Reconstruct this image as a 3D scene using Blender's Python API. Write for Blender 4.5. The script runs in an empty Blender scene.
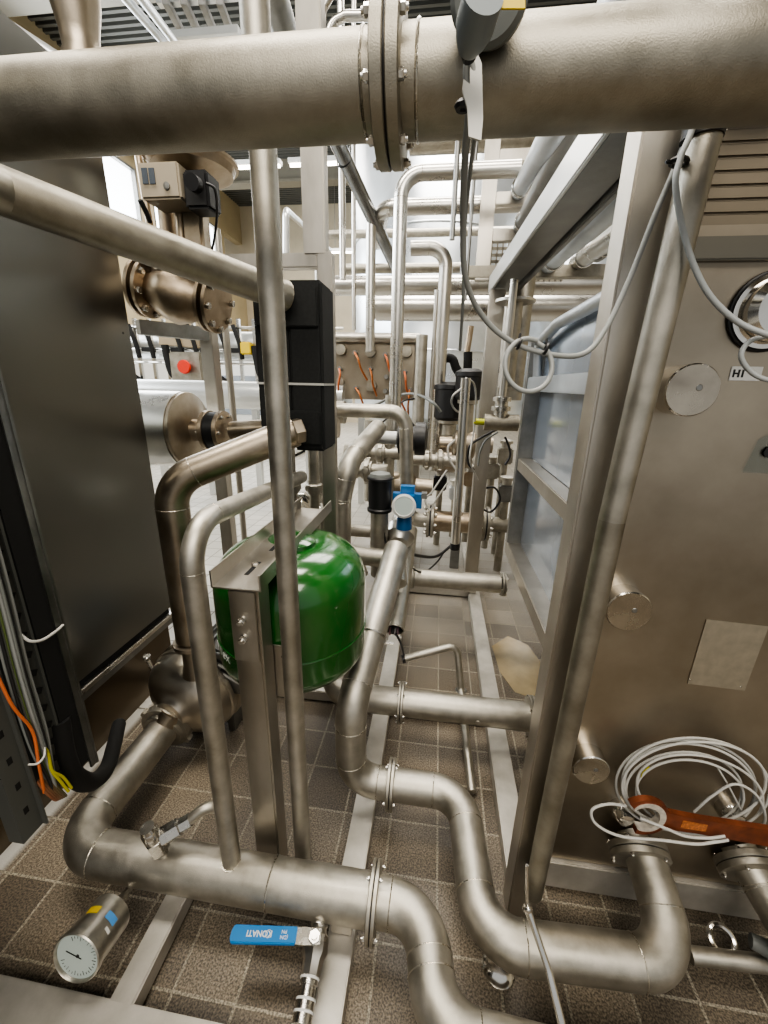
import bpy, bmesh, math, random
from mathutils import Vector, Matrix
from math import sin, cos, pi, radians, sqrt, atan2
random.seed(7)
S = bpy.context.scene
COL = S.collection
# ------------------------------------------------------------------ camera
H = 1.2; FPX = 403.8
yaw = radians(7.16); pit = radians(17.6); roll = radians(1.26)
Fv = Vector((-sin(yaw)*cos(pit), cos(yaw)*cos(pit), -sin(pit)))
R0 = Vector((cos(yaw), sin(yaw), 0)); U0 = R0.cross(Fv)
Rv = R0*cos(roll) + U0*sin(roll); Uv = -R0*sin(roll) + U0*cos(roll)
CP = Vector((0, 0, H))
cam_d = bpy.data.cameras.new('camera'); cam = bpy.data.objects.new('camera', cam_d); COL.objects.link(cam)
M = Matrix((Rv, Uv, -Fv)).transposed().to_4x4(); M.translation = CP
cam.matrix_world = M
cam_d.sensor_fit = 'HORIZONTAL'; cam_d.sensor_width = 36; cam_d.lens = FPX/768*36
cam_d.clip_start = 0.02; cam_d.clip_end = 100
S.camera = cam
def V(px, py, X=None, Y=None, Z=None):
    """world point seen at a photo pixel, on the plane X=, Y= or Z="""
    d = Fv + Rv*((px-384)/FPX) - Uv*((py-512)/FPX)
    if X is not None: t = (X-CP.x)/d.x
    elif Y is not None: t = (Y-CP.y)/d.y
    else: t = (Z-CP.z)/d.z
    return CP + d*t
def v3(*a): return Vector(a)

# ------------------------------------------------------------------ materials
def newmat(name):
    m = bpy.data.materials.new(name); m.use_nodes = True
    nt = m.node_tree; b = nt.nodes['Principled BSDF']
    return m, nt, b
def simple(name, col, rough=.5, metal=0., spec=.5, coat=0., noise=0., nscale=30.):
    m, nt, b = newmat(name)
    b.inputs['Base Color'].default_value = (*col, 1); b.inputs['Roughness'].default_value = rough
    b.inputs['Metallic'].default_value = metal; b.inputs['Specular IOR Level'].default_value = spec
    b.inputs['Coat Weight'].default_value = coat; b.inputs['Coat Roughness'].default_value = .08
    if noise:
        tc = nt.nodes.new('ShaderNodeTexCoord'); n = nt.nodes.new('ShaderNodeTexNoise'); n.inputs['Scale'].default_value = nscale
        n.inputs['Detail'].default_value = 4
        r = nt.nodes.new('ShaderNodeValToRGB')
        r.color_ramp.elements[0].position = .3; r.color_ramp.elements[1].position = .7
        r.color_ramp.elements[0].color = (*[c*(1-noise) for c in col], 1); r.color_ramp.elements[1].color = (*[min(1, c*(1+noise)) for c in col], 1)
        nt.links.new(tc.outputs['Object'], n.inputs['Vector']); nt.links.new(n.outputs['Fac'], r.inputs['Fac']); nt.links.new(r.outputs['Color'], b.inputs['Base Color'])
    return m
def steel(name, c1, c2, r1=.3, r2=.5, scale=14., stretch=(1, 1, 1), bump=.06, fine=420., metal=1.):
    m, nt, b = newmat(name); L = nt.links.new
    b.inputs['Metallic'].default_value = metal
    tc = nt.nodes.new('ShaderNodeTexCoord'); mp = nt.nodes.new('ShaderNodeMapping'); mp.inputs['Scale'].default_value = stretch
    L(tc.outputs['Object'], mp.inputs['Vector'])
    n = nt.nodes.new('ShaderNodeTexNoise'); n.inputs['Scale'].default_value = scale; n.inputs['Detail'].default_value = 6; n.inputs['Roughness'].default_value = .6
    L(mp.outputs['Vector'], n.inputs['Vector'])
    r = nt.nodes.new('ShaderNodeValToRGB'); r.color_ramp.elements[0].position = .32; r.color_ramp.elements[1].position = .68
    r.color_ramp.elements[0].color = (*c1, 1); r.color_ramp.elements[1].color = (*c2, 1)
    L(n.outputs['Fac'], r.inputs['Fac']); L(r.outputs['Color'], b.inputs['Base Color'])
    mr = nt.nodes.new('ShaderNodeMapRange'); mr.inputs['To Min'].default_value = r1; mr.inputs['To Max'].default_value = r2
    mr.inputs['From Min'].default_value = .3; mr.inputs['From Max'].default_value = .7
    L(n.outputs['Fac'], mr.inputs['Value']); L(mr.outputs['Result'], b.inputs['Roughness'])
    if bump:
        n2 = nt.nodes.new('ShaderNodeTexNoise'); n2.inputs['Scale'].default_value = fine; n2.inputs['Detail'].default_value = 2
        L(mp.outputs['Vector'], n2.inputs['Vector'])
        bp = nt.nodes.new('ShaderNodeBump'); bp.inputs['Strength'].default_value = bump; bp.inputs['Distance'].default_value = .002
        L(n2.outputs['Fac'], bp.inputs['Height']); L(bp.outputs['Normal'], b.inputs['Normal'])
    return m
PIPE = steel('blasted_pipe_steel', (.36, .34, .29), (.52, .49, .435), .40, .54, 22, bump=.14, fine=700)
PIPE2 = steel('dull_pipe_steel', (.27, .25, .205), (.43, .40, .34), .42, .56, 16, bump=.14, fine=700)
PIPEW = steel('warm_tint_pipe_steel', (.28, .235, .175), (.46, .40, .325), .3, .46, 8, bump=.06, fine=700)
PIPEB = steel('bright_pipe_steel', (.55, .53, .49), (.66, .64, .60), .24, .36, 5, bump=0)
CHROME = steel('polished_steel', (.62, .60, .56), (.74, .72, .68), .1, .2, 20, bump=0)
BRUSH = steel('brushed_sheet_steel', (.235, .235, .22), (.240, .240, .226), .275, .285, 2, (1, 1, 1), 0)
PLATE = steel('exchanger_plate_steel', (.29, .25, .195), (.45, .40, .325), .34, .44, 3.0, (1, 1, 1), .03, 700)
FRAME = steel('frame_tube_steel', (.42, .39, .34), (.55, .52, .47), .32, .44, 12, (1, 1, .3), .05, 700)
FRAMED = steel('dark_frame_steel', (.22, .22, .21), (.34, .34, .33), .34, .5, 12, bump=.1)
GALV = steel('galvanised_tray', (.44, .47, .50), (.64, .67, .70), .34, .46, 3, bump=0)
WELD = steel('weld_bead_steel', (.5, .47, .4), (.66, .62, .55), .22, .34, 60, bump=.3)
BOLT = steel('bolt_steel', (.5, .48, .44), (.66, .64, .6), .2, .32, 40, bump=0)
CAST = steel('cast_bronze_steel', (.30, .24, .17), (.46, .38, .29), .3, .48, 12, bump=.25)
TANKST = steel('far_tank_steel', (.62, .66, .70), (.80, .84, .87), .25, .4, 2, bump=0, metal=.75)
GREEN = simple('green_gloss_paint', (.010, .092, .011), .2, 0, .5, .6, .12, 6)
BLACK = simple('black_plastic', (.012, .012, .013), .45)
BLACKF = simple('black_foam', (.010, .011, .011), .75, noise=.3, nscale=120)
BLACKM = simple('black_matt', (.006, .006, .006), .8)
WHITEC = simple('white_cable', (.62, .61, .57), .45)
GREYC = simple('grey_cable', (.30, .31, .30), .45)
WIREG = simple('grey_wire', (.19, .20, .19), .5)
YELLOW = simple('yellow_wire', (.55, .50, .02), .45)
ORANGE = simple('orange_wire', (.62, .16, .05), .5)
BLUE = simple('blue_handle_vinyl', (.01, .20, .52), .35)
BLUE2 = simple('blue_housing_paint', (.015, .16, .42), .35)
BLUEST = simple('blue_sticker', (.10, .34, .75), .5)
YELST = simple('yellow_sticker', (.75, .55, .03), .5)
WHITE = simple('white_enamel', (.80, .80, .77), .4)
DIAL = simple('gauge_dial', (.55, .63, .60), .25)
INK = simple('black_ink', (.01, .01, .01), .5)
RUST = simple('rusty_copper_paint', (.20, .055, .022), .42, .35, noise=.35, nscale=40)
RUSTL = simple('worn_copper_patch', (.50, .17, .05), .4, .3, noise=.4, nscale=200)
JAW = simple('chalky_jaw_paint', (.55, .50, .43), .6, noise=.25, nscale=80)
CREAM = simple('cream_actuator', (.50, .44, .34), .45, .2)
RED = simple('red_button', (.7, .04, .02), .4)
GREYP = simple('grey_housing', (.20, .21, .20), .5)
CEILM = simple('ceiling_deck', (.085, .085, .075), .6)
CEILB = simple('ceiling_beam', (.17, .155, .12), .6)
WALLM = simple('beige_wall_paint', (.50, .44, .33), .8, noise=.06, nscale=3)
WALLW = simple('upper_wall_paint', (.44, .37, .24), .8, noise=.05, nscale=3)
PANELB = simple('blue_grey_sheet', (.40, .45, .52), .16, .55, .5, .3, .08, 4)
PLATEP = simple('engraved_plate', (.50, .46, .38), .38, .85, noise=.1, nscale=50)
CARD = simple('cardboard', (.42, .34, .23), .8)
SILVERW = simple('pale_foil_cladding', (.66, .67, .66), .3, .7, noise=.08, nscale=4)
def emis(name, col, st):
    m, nt, b = newmat(name); b.inputs['Base Color'].default_value = (*col, 1)
    b.inputs['Emission Color'].default_value = (*col, 1); b.inputs['Emission Strength'].default_value = st
    return m
LAMPM = emis('lamp_tube', (1, .93, .80), 12)
SKYWIN = emis('daylight_window_glass', (.92, .97, 1), 5)
def glassm():
    m, nt, b = newmat('acrylic_glass'); b.inputs['Base Color'].default_value = (.85, .9, .92, 1); b.inputs['Roughness'].default_value = .05
    b.inputs['Transmission Weight'].default_value = 1; b.inputs['IOR'].default_value = 1.1
    return m
GLASS = glassm()
def floormat():
    m, nt, b = newmat('quarry_tile_floor'); L = nt.links.new
    tc = nt.nodes.new('ShaderNodeTexCoord'); mp = nt.nodes.new('ShaderNodeMapping')
    wc = nt.nodes.new('ShaderNodeVectorMath'); wc.operation = 'ADD'; wc.inputs[1].default_value = (-1.5, 5.5, 0)
    L(tc.outputs['Object'], wc.inputs[0])
    mp.inputs['Location'].default_value = (.067+1.345, -.0276+1.358*3, 0)
    L(wc.outputs['Vector'], mp.inputs['Vector'])
    br = nt.nodes.new('ShaderNodeTexBrick'); br.offset = 0; br.squash = 1
    br.inputs['Scale'].default_value = 1; br.inputs['Brick Width'].default_value = .1345; br.inputs['Row Height'].default_value = .1358
    br.inputs['Mortar Size'].default_value = .0033; br.inputs['Mortar Smooth'].default_value = .3; br.inputs['Bias'].default_value = 0
    br.inputs['Color1'].default_value = (.13, .108, .083, 1); br.inputs['Color2'].default_value = (.235, .20, .155, 1)
    br.inputs['Mortar'].default_value = (.34, .31, .25, 1)
    L(mp.outputs['Vector'], br.inputs['Vector'])
    n = nt.nodes.new('ShaderNodeTexNoise'); n.inputs['Scale'].default_value = 260; n.inputs['Detail'].default_value = 3; L(tc.outputs['Object'], n.inputs['Vector'])
    r = nt.nodes.new('ShaderNodeValToRGB'); r.color_ramp.elements[0].position = .38; r.color_ramp.elements[1].position = .66
    r.color_ramp.elements[0].color = (.42, .42, .42, 1); r.color_ramp.elements[1].color = (1.5, 1.5, 1.5, 1)
    L(n.outputs['Fac'], r.inputs['Fac'])
    n3 = nt.nodes.new('ShaderNodeTexNoise'); n3.inputs['Scale'].default_value = 3.2; n3.inputs['Detail'].default_value = 5; L(tc.outputs['Object'], n3.inputs['Vector'])
    r3 = nt.nodes.new('ShaderNodeValToRGB'); r3.color_ramp.elements[0].position = .35; r3.color_ramp.elements[1].position = .7
    r3.color_ramp.elements[0].color = (.7, .7, .7, 1); r3.color_ramp.elements[1].color = (1.35, 1.3, 1.2, 1); L(n3.outputs['Fac'], r3.inputs['Fac'])
    mx = nt.nodes.new('ShaderNodeMix'); mx.data_type = 'RGBA'; mx.blend_type = 'MULTIPLY'; mx.inputs['Factor'].default_value = 1
    L(br.outputs['Color'], mx.inputs['A']); L(r.outputs['Color'], mx.inputs['B'])
    mx3 = nt.nodes.new('ShaderNodeMix'); mx3.data_type = 'RGBA'; mx3.blend_type = 'MULTIPLY'; mx3.inputs['Factor'].default_value = 1
    L(mx.outputs['Result'], mx3.inputs['A']); L(r3.outputs['Color'], mx3.inputs['B'])
    # window glare on aisle tiles and far-end brightness, put into a paler tile colour
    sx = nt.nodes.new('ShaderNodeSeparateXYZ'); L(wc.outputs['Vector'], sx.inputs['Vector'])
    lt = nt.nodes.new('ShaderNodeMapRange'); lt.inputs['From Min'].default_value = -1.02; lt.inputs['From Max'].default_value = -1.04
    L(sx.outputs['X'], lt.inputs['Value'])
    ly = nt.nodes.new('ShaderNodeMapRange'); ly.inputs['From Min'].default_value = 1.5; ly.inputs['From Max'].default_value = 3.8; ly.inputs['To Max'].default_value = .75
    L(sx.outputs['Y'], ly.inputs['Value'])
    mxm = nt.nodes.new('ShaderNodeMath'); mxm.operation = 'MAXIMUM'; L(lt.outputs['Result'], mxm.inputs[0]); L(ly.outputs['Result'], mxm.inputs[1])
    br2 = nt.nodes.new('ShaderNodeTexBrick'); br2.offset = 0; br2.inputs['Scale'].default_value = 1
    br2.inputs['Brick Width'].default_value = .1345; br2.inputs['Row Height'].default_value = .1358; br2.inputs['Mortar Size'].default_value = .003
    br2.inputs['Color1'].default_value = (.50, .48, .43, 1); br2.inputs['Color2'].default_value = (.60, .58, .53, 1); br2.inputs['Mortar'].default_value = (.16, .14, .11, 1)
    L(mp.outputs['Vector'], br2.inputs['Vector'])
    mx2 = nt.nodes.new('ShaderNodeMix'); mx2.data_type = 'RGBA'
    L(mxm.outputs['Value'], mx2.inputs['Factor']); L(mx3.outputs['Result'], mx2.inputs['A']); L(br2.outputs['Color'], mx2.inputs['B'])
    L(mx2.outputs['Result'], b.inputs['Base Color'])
    rr = nt.nodes.new('ShaderNodeMapRange'); rr.inputs['To Min'].default_value = .30; rr.inputs['To Max'].default_value = .55
    L(n3.outputs['Fac'], rr.inputs['Value']); L(rr.outputs['Result'], b.inputs['Roughness'])
    bp = nt.nodes.new('ShaderNodeBump'); bp.inputs['Strength'].default_value = .35; bp.inputs['Distance'].default_value = .003
    ad = nt.nodes.new('ShaderNodeMath'); ad.operation = 'MULTIPLY_ADD'; ad.inputs[1].default_value = -1.5
    L(br.outputs['Fac'], ad.inputs[0]); L(n.outputs['Fac'], ad.inputs[2]); L(ad.outputs['Value'], bp.inputs['Height']); L(bp.outputs['Normal'], b.inputs['Normal'])
    return m
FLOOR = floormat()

# ------------------------------------------------------------------ object helpers
WLOC = {}
def _set(o, label=None, cat=None, group=None, kind=None):
    if label: o['label'] = label
    if cat: o['category'] = cat
    if group: o['group'] = group
    if kind: o['kind'] = kind
    return o
def thing(name, label, cat, loc, group=None):
    o = bpy.data.objects.new(name, None); COL.objects.link(o); o.empty_display_size = .05
    o.location = loc; WLOC[o] = Vector(loc)
    return _set(o, label, cat, group)
def obj(name, bm, mat, parent=None, label=None, cat=None, group=None, kind=None, smooth=35):
    vs = [v.co.copy() for v in bm.verts]
    lo = Vector((min(v[i] for v in vs) for i in range(3))); hi = Vector((max(v[i] for v in vs) for i in range(3)))
    c = (lo+hi)/2
    if parent is None: c.z = lo.z
    for v in bm.verts: v.co -= c
    bmesh.ops.recalc_face_normals(bm, faces=bm.faces)
    me = bpy.data.meshes.new(name); bm.to_mesh(me); bm.free()
    me.materials.append(mat)
    if smooth:
        for p in me.polygons: p.use_smooth = True
        me.set_sharp_from_angle(angle=radians(smooth))
    o = bpy.data.objects.new(name, me); COL.objects.link(o)
    WLOC[o] = c
    if parent is not None: o.parent = parent; o.location = c - WLOC[parent]
    else: o.location = c
    return _set(o, label, cat, group, kind)
def copytree(o, shift, label=None, parent=None, group=None):
    n = o.copy(); COL.objects.link(n)
    if parent is not None: n.parent = parent; WLOC[n] = WLOC[parent] + n.location
    else:
        n.location = o.location + Vector(shift); WLOC[n] = Vector(n.location)
        if label: n['label'] = label
        if group: n['group'] = group
    for ch in [c for c in bpy.data.objects if c.parent == o]: copytree(ch, shift, parent=n)
    return n
def B(): return bmesh.new()
def basis(ax):
    ax = Vector(ax).normalized(); t = Vector((0, 0, 1)) if abs(ax.z) < .9 else Vector((1, 0, 0))
    u = ax.cross(t).normalized(); w = ax.cross(u).normalized()
    return ax, u, w
def fillet(pts, rad, steps=8):
    pts = [Vector(p) for p in pts]; out = [pts[0]]; marks = []
    n = len(pts)
    for i in range(1, n-1):
        a, b, c = pts[i-1], pts[i], pts[i+1]
        r = rad[i-1] if isinstance(rad, (list, tuple)) else rad
        d1 = (a-b); d2 = (c-b); l1, l2 = d1.length, d2.length
        d1.normalize(); d2.normalize(); ang = d1.angle(d2)
        if r <= 0 or ang > pi-.01: out.append(b); continue
        t = min(r/math.tan(ang/2), l1*.49 if i > 1 else l1*.98, l2*.49 if i < n-2 else l2*.98); r2 = t*math.tan(ang/2)
        bis = (d1+d2).normalized(); cen = b + bis*(r2/sin(ang/2))
        s = b+d1*t; e = b+d2*t
        vs = s-cen; ve = e-cen; tot = vs.angle(ve); axn = vs.cross(ve).normalized()
        marks.append(len(out))
        for k in range(steps+1):
            out.append(cen + Matrix.Rotation(tot*k/steps, 3, axn) @ vs)
        marks.append(len(out)-1)
    out.append(pts[-1])
    return out, marks
def sweep(bm, pts, r, rad=0, seg=24, steps=9, caps=True, radii=None, hollow=0):
    P, marks = fillet(pts, rad, steps) if rad else ([Vector(p) for p in pts], [])
    Q = [P[0]]
    for p in P[1:]:
        if (p-Q[-1]).length > 1e-5: Q.append(p)
    P = Q; n = len(P)
    T = []
    for i in range(n):
        if i == 0: t = P[1]-P[0]
        elif i == n-1: t = P[-1]-P[-2]
        else: t = (P[i+1]-P[i]).normalized() + (P[i]-P[i-1]).normalized()
        T.append(t.normalized())
    _, u, w = basis(T[0]); rings = []
    for i in range(n):
        if i:
            ax = T[i-1].cross(T[i])
            if ax.length > 1e-7:
                rot = Matrix.Rotation(T[i-1].angle(T[i]), 3, ax.normalized()); u = rot @ u
        u = (u - T[i]*u.dot(T[i])).normalized(); w = T[i].cross(u)
        rr = radii[i] if radii else r
        rings.append([bm.verts.new(P[i] + (u*cos(2*pi*k/seg) + w*sin(2*pi*k/seg))*rr) for k in range(seg)])
    for a, b in zip(rings, rings[1:]):
        for k in range(seg): bm.faces.new((a[k], a[(k+1) % seg], b[(k+1) % seg], b[k]))
    if caps: bm.faces.new(rings[0][::-1]); bm.faces.new(rings[-1])
    return P, T, marks
def lathe(bm, p, ax, prof, seg=32, ang0=0):
    ax, u, w = basis(ax); p = Vector(p); rings = []
    for t, r in prof:
        if r < 1e-6: rings.append([bm.verts.new(p+ax*t)])
        else: rings.append([bm.verts.new(p+ax*t+(u*cos(2*pi*(k+ang0)/seg)+w*sin(2*pi*(k+ang0)/seg))*r) for k in range(seg)])
    for a, b in zip(rings, rings[1:]):
        if len(a) == 1 and len(b) == 1: continue
        for k in range(seg):
            if len(a) == 1: bm.faces.new((a[0], b[k], b[(k+1) % seg]))
            elif len(b) == 1: bm.faces.new((a[k], a[(k+1) % seg], b[0]))
            else: bm.faces.new((a[k], a[(k+1) % seg], b[(k+1) % seg], b[k]))
    if len(rings[0]) > 1: bm.faces.new(rings[0][::-1])
    if len(rings[-1]) > 1: bm.faces.new(rings[-1])
def disc(bm, p, ax, r, th, ch=.0012, seg=40): lathe(bm, p, ax, [(0, r-ch), (ch, r), (th-ch, r), (th, r-ch)], seg)
def ring(bm, p, ax, ro, ri, th, seg=40):
    lathe(bm, p, ax, [(0, ri), (0, ro), (th, ro), (th, ri), (0, ri)], seg)
def cyl(bm, a, b, r, seg=20): lathe(bm, a, Vector(b)-Vector(a), [(0, r), ((Vector(b)-Vector(a)).length, r)], seg)
def torus(bm, p, ax, R, r, seg=32, s2=8):
    ax, u, w = basis(ax); p = Vector(p); rings = []
    for k in range(seg):
        d = u*cos(2*pi*k/seg)+w*sin(2*pi*k/seg)
        rings.append([bm.verts.new(p+d*(R+r*cos(2*pi*j/s2))+ax*r*sin(2*pi*j/s2)) for j in range(s2)])
    for i in range(seg):
        a, b = rings[i], rings[(i+1) % seg]
        for j in range(s2): bm.faces.new((a[j], a[(j+1) % s2], b[(j+1) % s2], b[j]))
def nutm(bm, p, ax, r, h): lathe(bm, p, ax, [(0, r*.94), (h*.08, r), (h*.9, r), (h, r*.88)], 6)
def box(bm, x0, x1, y0, y1, z0, z1, bev=0.0):
    t = bmesh.new(); bmesh.ops.create_cube(t, size=1)
    for v in t.verts: v.co = Vector(((x0+x1)/2+v.co.x*(x1-x0), (y0+y1)/2+v.co.y*(y1-y0), (z0+z1)/2+v.co.z*(z1-z0)))
    if bev: bmesh.ops.bevel(t, geom=t.edges[:], offset=bev, segments=2, affect='EDGES')
    me = bpy.data.meshes.new('tmp'); t.to_mesh(me); t.free(); bm.from_mesh(me); bpy.data.meshes.remove(me)
def beam(bm, a, b, w, h, up=(0, 0, 1), bev=.003):
    a, b = Vector(a), Vector(b); d = b-a; L = d.length; d.normalize(); up = Vector(up)
    s = d.cross(up).normalized(); u2 = s.cross(d).normalized()
    t = bmesh.new(); bmesh.ops.create_cube(t, size=1)
    for v in t.verts: v.co = Vector((v.co.x*w, v.co.y*L, v.co.z*h))
    if bev: bmesh.ops.bevel(t, geom=t.edges[:], offset=min(bev, w*.3, h*.3), segments=2, affect='EDGES')
    m = Matrix((s, d, u2)).transposed(); c = (a+b)/2
    for v in t.verts: v.co = m @ v.co + c
    me = bpy.data.meshes.new('tmp'); t.to_mesh(me); t.free(); bm.from_mesh(me); bpy.data.meshes.remove(me)
def prism(bm, pts, o, u, w, n, th):
    """extruded polygon: pts in (u,w) plane at o, thickness th along n"""
    o, u, w, n = map(Vector, (o, u, w, n))
    a = [bm.verts.new(o+u*x+w*y) for x, y in pts]; b = [bm.verts.new(o+u*x+w*y+n*th) for x, y in pts]
    bm.faces.new(a); bm.faces.new(b[::-1]); k = len(a)
    for i in range(k): bm.faces.new((a[i], b[i], b[(i+1) % k], a[(i+1) % k]))
def smooth_path(pts, n=10):
    P = [Vector(p) for p in pts]; P = [P[0]*2-P[1]] + P + [P[-1]*2-P[-2]]; out = []
    for i in range(1, len(P)-2):
        p0, p1, p2, p3 = P[i-1:i+3]
        for k in range(n):
            t = k/n
            out.append(.5*((2*p1)+(p2-p0)*t+(2*p0-5*p1+4*p2-p3)*t*t+(3*p1-p0-3*p2+p3)*t**3))
    out.append(P[-2]); return out
def cable(name, pts, r, mat, label=None, cat=None, group=None, parent=None, n=10):
    bm = B(); sweep(bm, smooth_path(pts, n), r, seg=10)
    return obj(name, bm, mat, parent, label, cat, group, smooth=60)
def text(s, size, o, u, w, mat, parent, name='lettering', ext=.0004, bold=0.0):
    cu = bpy.data.curves.new('tmp', 'FONT'); cu.body = s; cu.size = size; cu.extrude = ext; cu.align_x = 'CENTER'; cu.align_y = 'CENTER'; cu.offset = bold
    ob = bpy.data.objects.new('tmp', cu); COL.objects.link(ob)
    bpy.context.view_layer.update()
    me = bpy.data.meshes.new_from_object(ob.evaluated_get(bpy.context.evaluated_depsgraph_get()))
    bpy.data.objects.remove(ob); bpy.data.curves.remove(cu)
    bm = B(); bm.from_mesh(me); bpy.data.meshes.remove(me)
    u = Vector(u).normalized(); w = Vector(w).normalized(); nn = u.cross(w); m = Matrix((u, w, nn)).transposed()
    for v in bm.verts: v.co = m @ v.co + Vector(o)
    return obj(name, bm, mat, parent, smooth=0)
def flanges(par, p, ax, rp, rf, th=.010, nb=4, a0=.125, gap=.002, near=True, mat=None, hub=True, single=False):
    """bolted flange pair centred at p"""
    mat = mat or PIPE; p = Vector(p); ax, u, w = basis(ax)
    for s in ((1,) if single else (-1, 1)):
        bm = B(); q = p+ax*s*gap/2
        prof = [(0, rf-.001), (.001, rf), (th-.001, rf), (th, rf-.0015)]
        if hub: prof += [(th, rp*1.28), (th+.004, rp*1.22), (th+.014, rp*1.03), (th+.016, rp*1.0)]
        lathe(bm, q, ax*s, prof, 48)
        fl = obj('flange', bm, mat, par)
        if near:
            for k in range(nb):
                a = 2*pi*(k/nb+a0); d = u*cos(a)+w*sin(a); bc = (rf+rp*1.25)/2
                bm = B(); nr = max(.0045, (rf-rp)*.2); nutm(bm, q+ax*s*th+d*bc, ax*s, nr, nr*1.1)
                cyl(bm, q+ax*s*th+d*bc, q+ax*s*(th+nr*1.6)+d*bc, nr*.55, 12)
                obj('bolt', bm, BOLT, fl)
        else:
            bm = B()
            for k in range(nb):
                a = 2*pi*(k/nb+a0); d = u*cos(a)+w*sin(a); bc = (rf+rp*1.2)/2; nr = max(.004, (rf-rp)*.25)
                nutm(bm, q+ax*s*th+d*bc, ax*s, nr, nr*1.2)
            obj('bolt_ring', bm, BOLT, fl)
    if not single:
        bm = B(); cyl(bm, p-ax*gap/2, p+ax*gap/2, rf*.93, 40); obj('gasket', bm, BLACK, par)
def pipe(par, pts, r, rad=0, mat=None, seg=28, steps=10, welds=True, name='pipe_body'):
    mat = mat or PIPE; bm = B(); P, T, marks = sweep(bm, pts, r, rad, seg, steps); o = obj(name, bm, mat, par)
    if welds and marks:
        for k in marks:
            bm = B(); torus(bm, P[min(k, len(P)-1)], T[min(k, len(T)-1)], r*1.0, r*.03, 28, 6); obj('weld_seam', bm, WELD, o)
    return o
def seamring(par, p, ax, r):
    bm = B(); torus(bm, p, ax, r, r*.04, 32, 6); obj('weld_seam', bm, WELD, par)
def union(par, p, ax, r, mat=None, near=True):
    """dairy coupling: liner, slotted round nut"""
    mat = mat or PIPE; ax, u, w = basis(ax); p = Vector(p); bm = B()
    lathe(bm, p, ax, [(-.028, r*1.02), (-.026, r*1.25), (-.016, r*1.3), (-.014, r*1.62), (.010, r*1.66), (.014, r*1.5), (.016, r*1.2), (.03, r*1.08)], 40)
    o = obj('coupling_nut', bm, mat, par)
    for k in range(4):
        a = 2*pi*(k/4+.1); d = u*cos(a)+w*sin(a); bm = B(); s = ax.cross(d)
        beam(bm, p+d*r*1.55-ax*.012, p+d*r*1.55+ax*.008, r*.5, r*.55, d, .002); obj('nut_lug', bm, mat, o)

# ------------------------------------------------------------------ room shell
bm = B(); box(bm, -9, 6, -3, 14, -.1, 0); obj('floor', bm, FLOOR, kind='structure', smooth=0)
bm = B()
box(bm, -9, 6, -3, 14, 6.0, 6.1)
for k in range(150): box(bm, -9, 6, -3+k*.113, -3+k*.113+.05, 5.95, 6.0)
obj('ceiling', bm, CEILM, kind='structure', smooth=0)
bm = B(); box(bm, -9, 6, 13, 13.1, 0, 6); obj('wall_far', bm, WALLM, kind='structure', smooth=0)
bm = B(); box(bm, -6.2, -6, -3, 13, 0, 3.8); box(bm, -6.2, -6, -3, 13, 5.0, 6); 
for y0, y1 in ((-3, -.5), (2.2, 2.6), (5.4, 5.8), (8.6, 9.0), (11.6, 11.9)): box(bm, -6.2, -6, y0, y1, 3.8, 5.0)
obj('wall_left', bm, WALLW, kind='structure', smooth=0)
bm = B(); box(bm, 5.9, 6, -3, 13, 0, 6); obj('wall_right', bm, WALLM, kind='structure', smooth=0)
for i, (y0, y1) in enumerate(((-.5, 2.2), (2.6, 5.4), (5.8, 8.6), (9.0, 11.6))):
    bm = B(); box(bm, -6.12, -6.1, y0, y1, 3.8, 5.0); o = obj('window_%d' % (i+1), bm, SKYWIN, kind='structure', smooth=0)
    bm = B()
    for z in (3.8, 4.96): box(bm, -6.08, -6.0, y0, y1, z, z+.04)
    for y in (y0, (y0+y1)/2-.02, y1-.04): box(bm, -6.08, -6.0, y, y+.04, 3.84, 4.96)
    obj('window_frame', bm, FRAMED, o, smooth=0)
for i, y in enumerate((1.0, 3.4, 5.8, 8.2, 10.6)):
    bm = B(); box(bm, -6, 6, y, y+.16, 5.55, 5.95); box(bm, -6, 6, y-.08, y+.24, 5.5, 5.55); obj('trim_%d' % (i+1), bm, CEILB, kind='structure', smooth=0)

# luminaires
def luminaire(x, y, z, L=1.5, label=''):
    t = thing('strip_light', label, 'light', (x, y, z), 'ceiling strip lights')
    bm = B(); box(bm, x-L/2, x+L/2, y-.06, y+.06, z+.03, z+.09, .005); obj('housing', bm, WHITE, t)
    bm = B(); cyl(bm, (x-L/2+.02, y, z+.015), (x+L/2-.02, y, z+.015), .022, 12); obj('lamp_tube', bm, LAMPM, t)
    for s_ in (-1, 1): bm = B(); cyl(bm, (x+s_*L/3, y, z+.09), (x+s_*L/3, y, 5.95), .006, 6); obj('hanger_rod', bm, FRAMED, t)
p = V(262, 168, Y=7.0)
luminaire(p.x-.35, 7.0, p.z, 1.3, 'bright strip light hanging beyond the thin upright pipe')
p2 = V(322, 167, Y=7.0); luminaire(p2.x+.05, 7.0, p.z, 1.1, 'bright strip light seen behind the wide upright post')
p3 = V(350, 253, Y=11.0); luminaire(p3.x, 11.0, p3.z, 1.1, 'low glowing strip light at the far end beside the pale tank')

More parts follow.
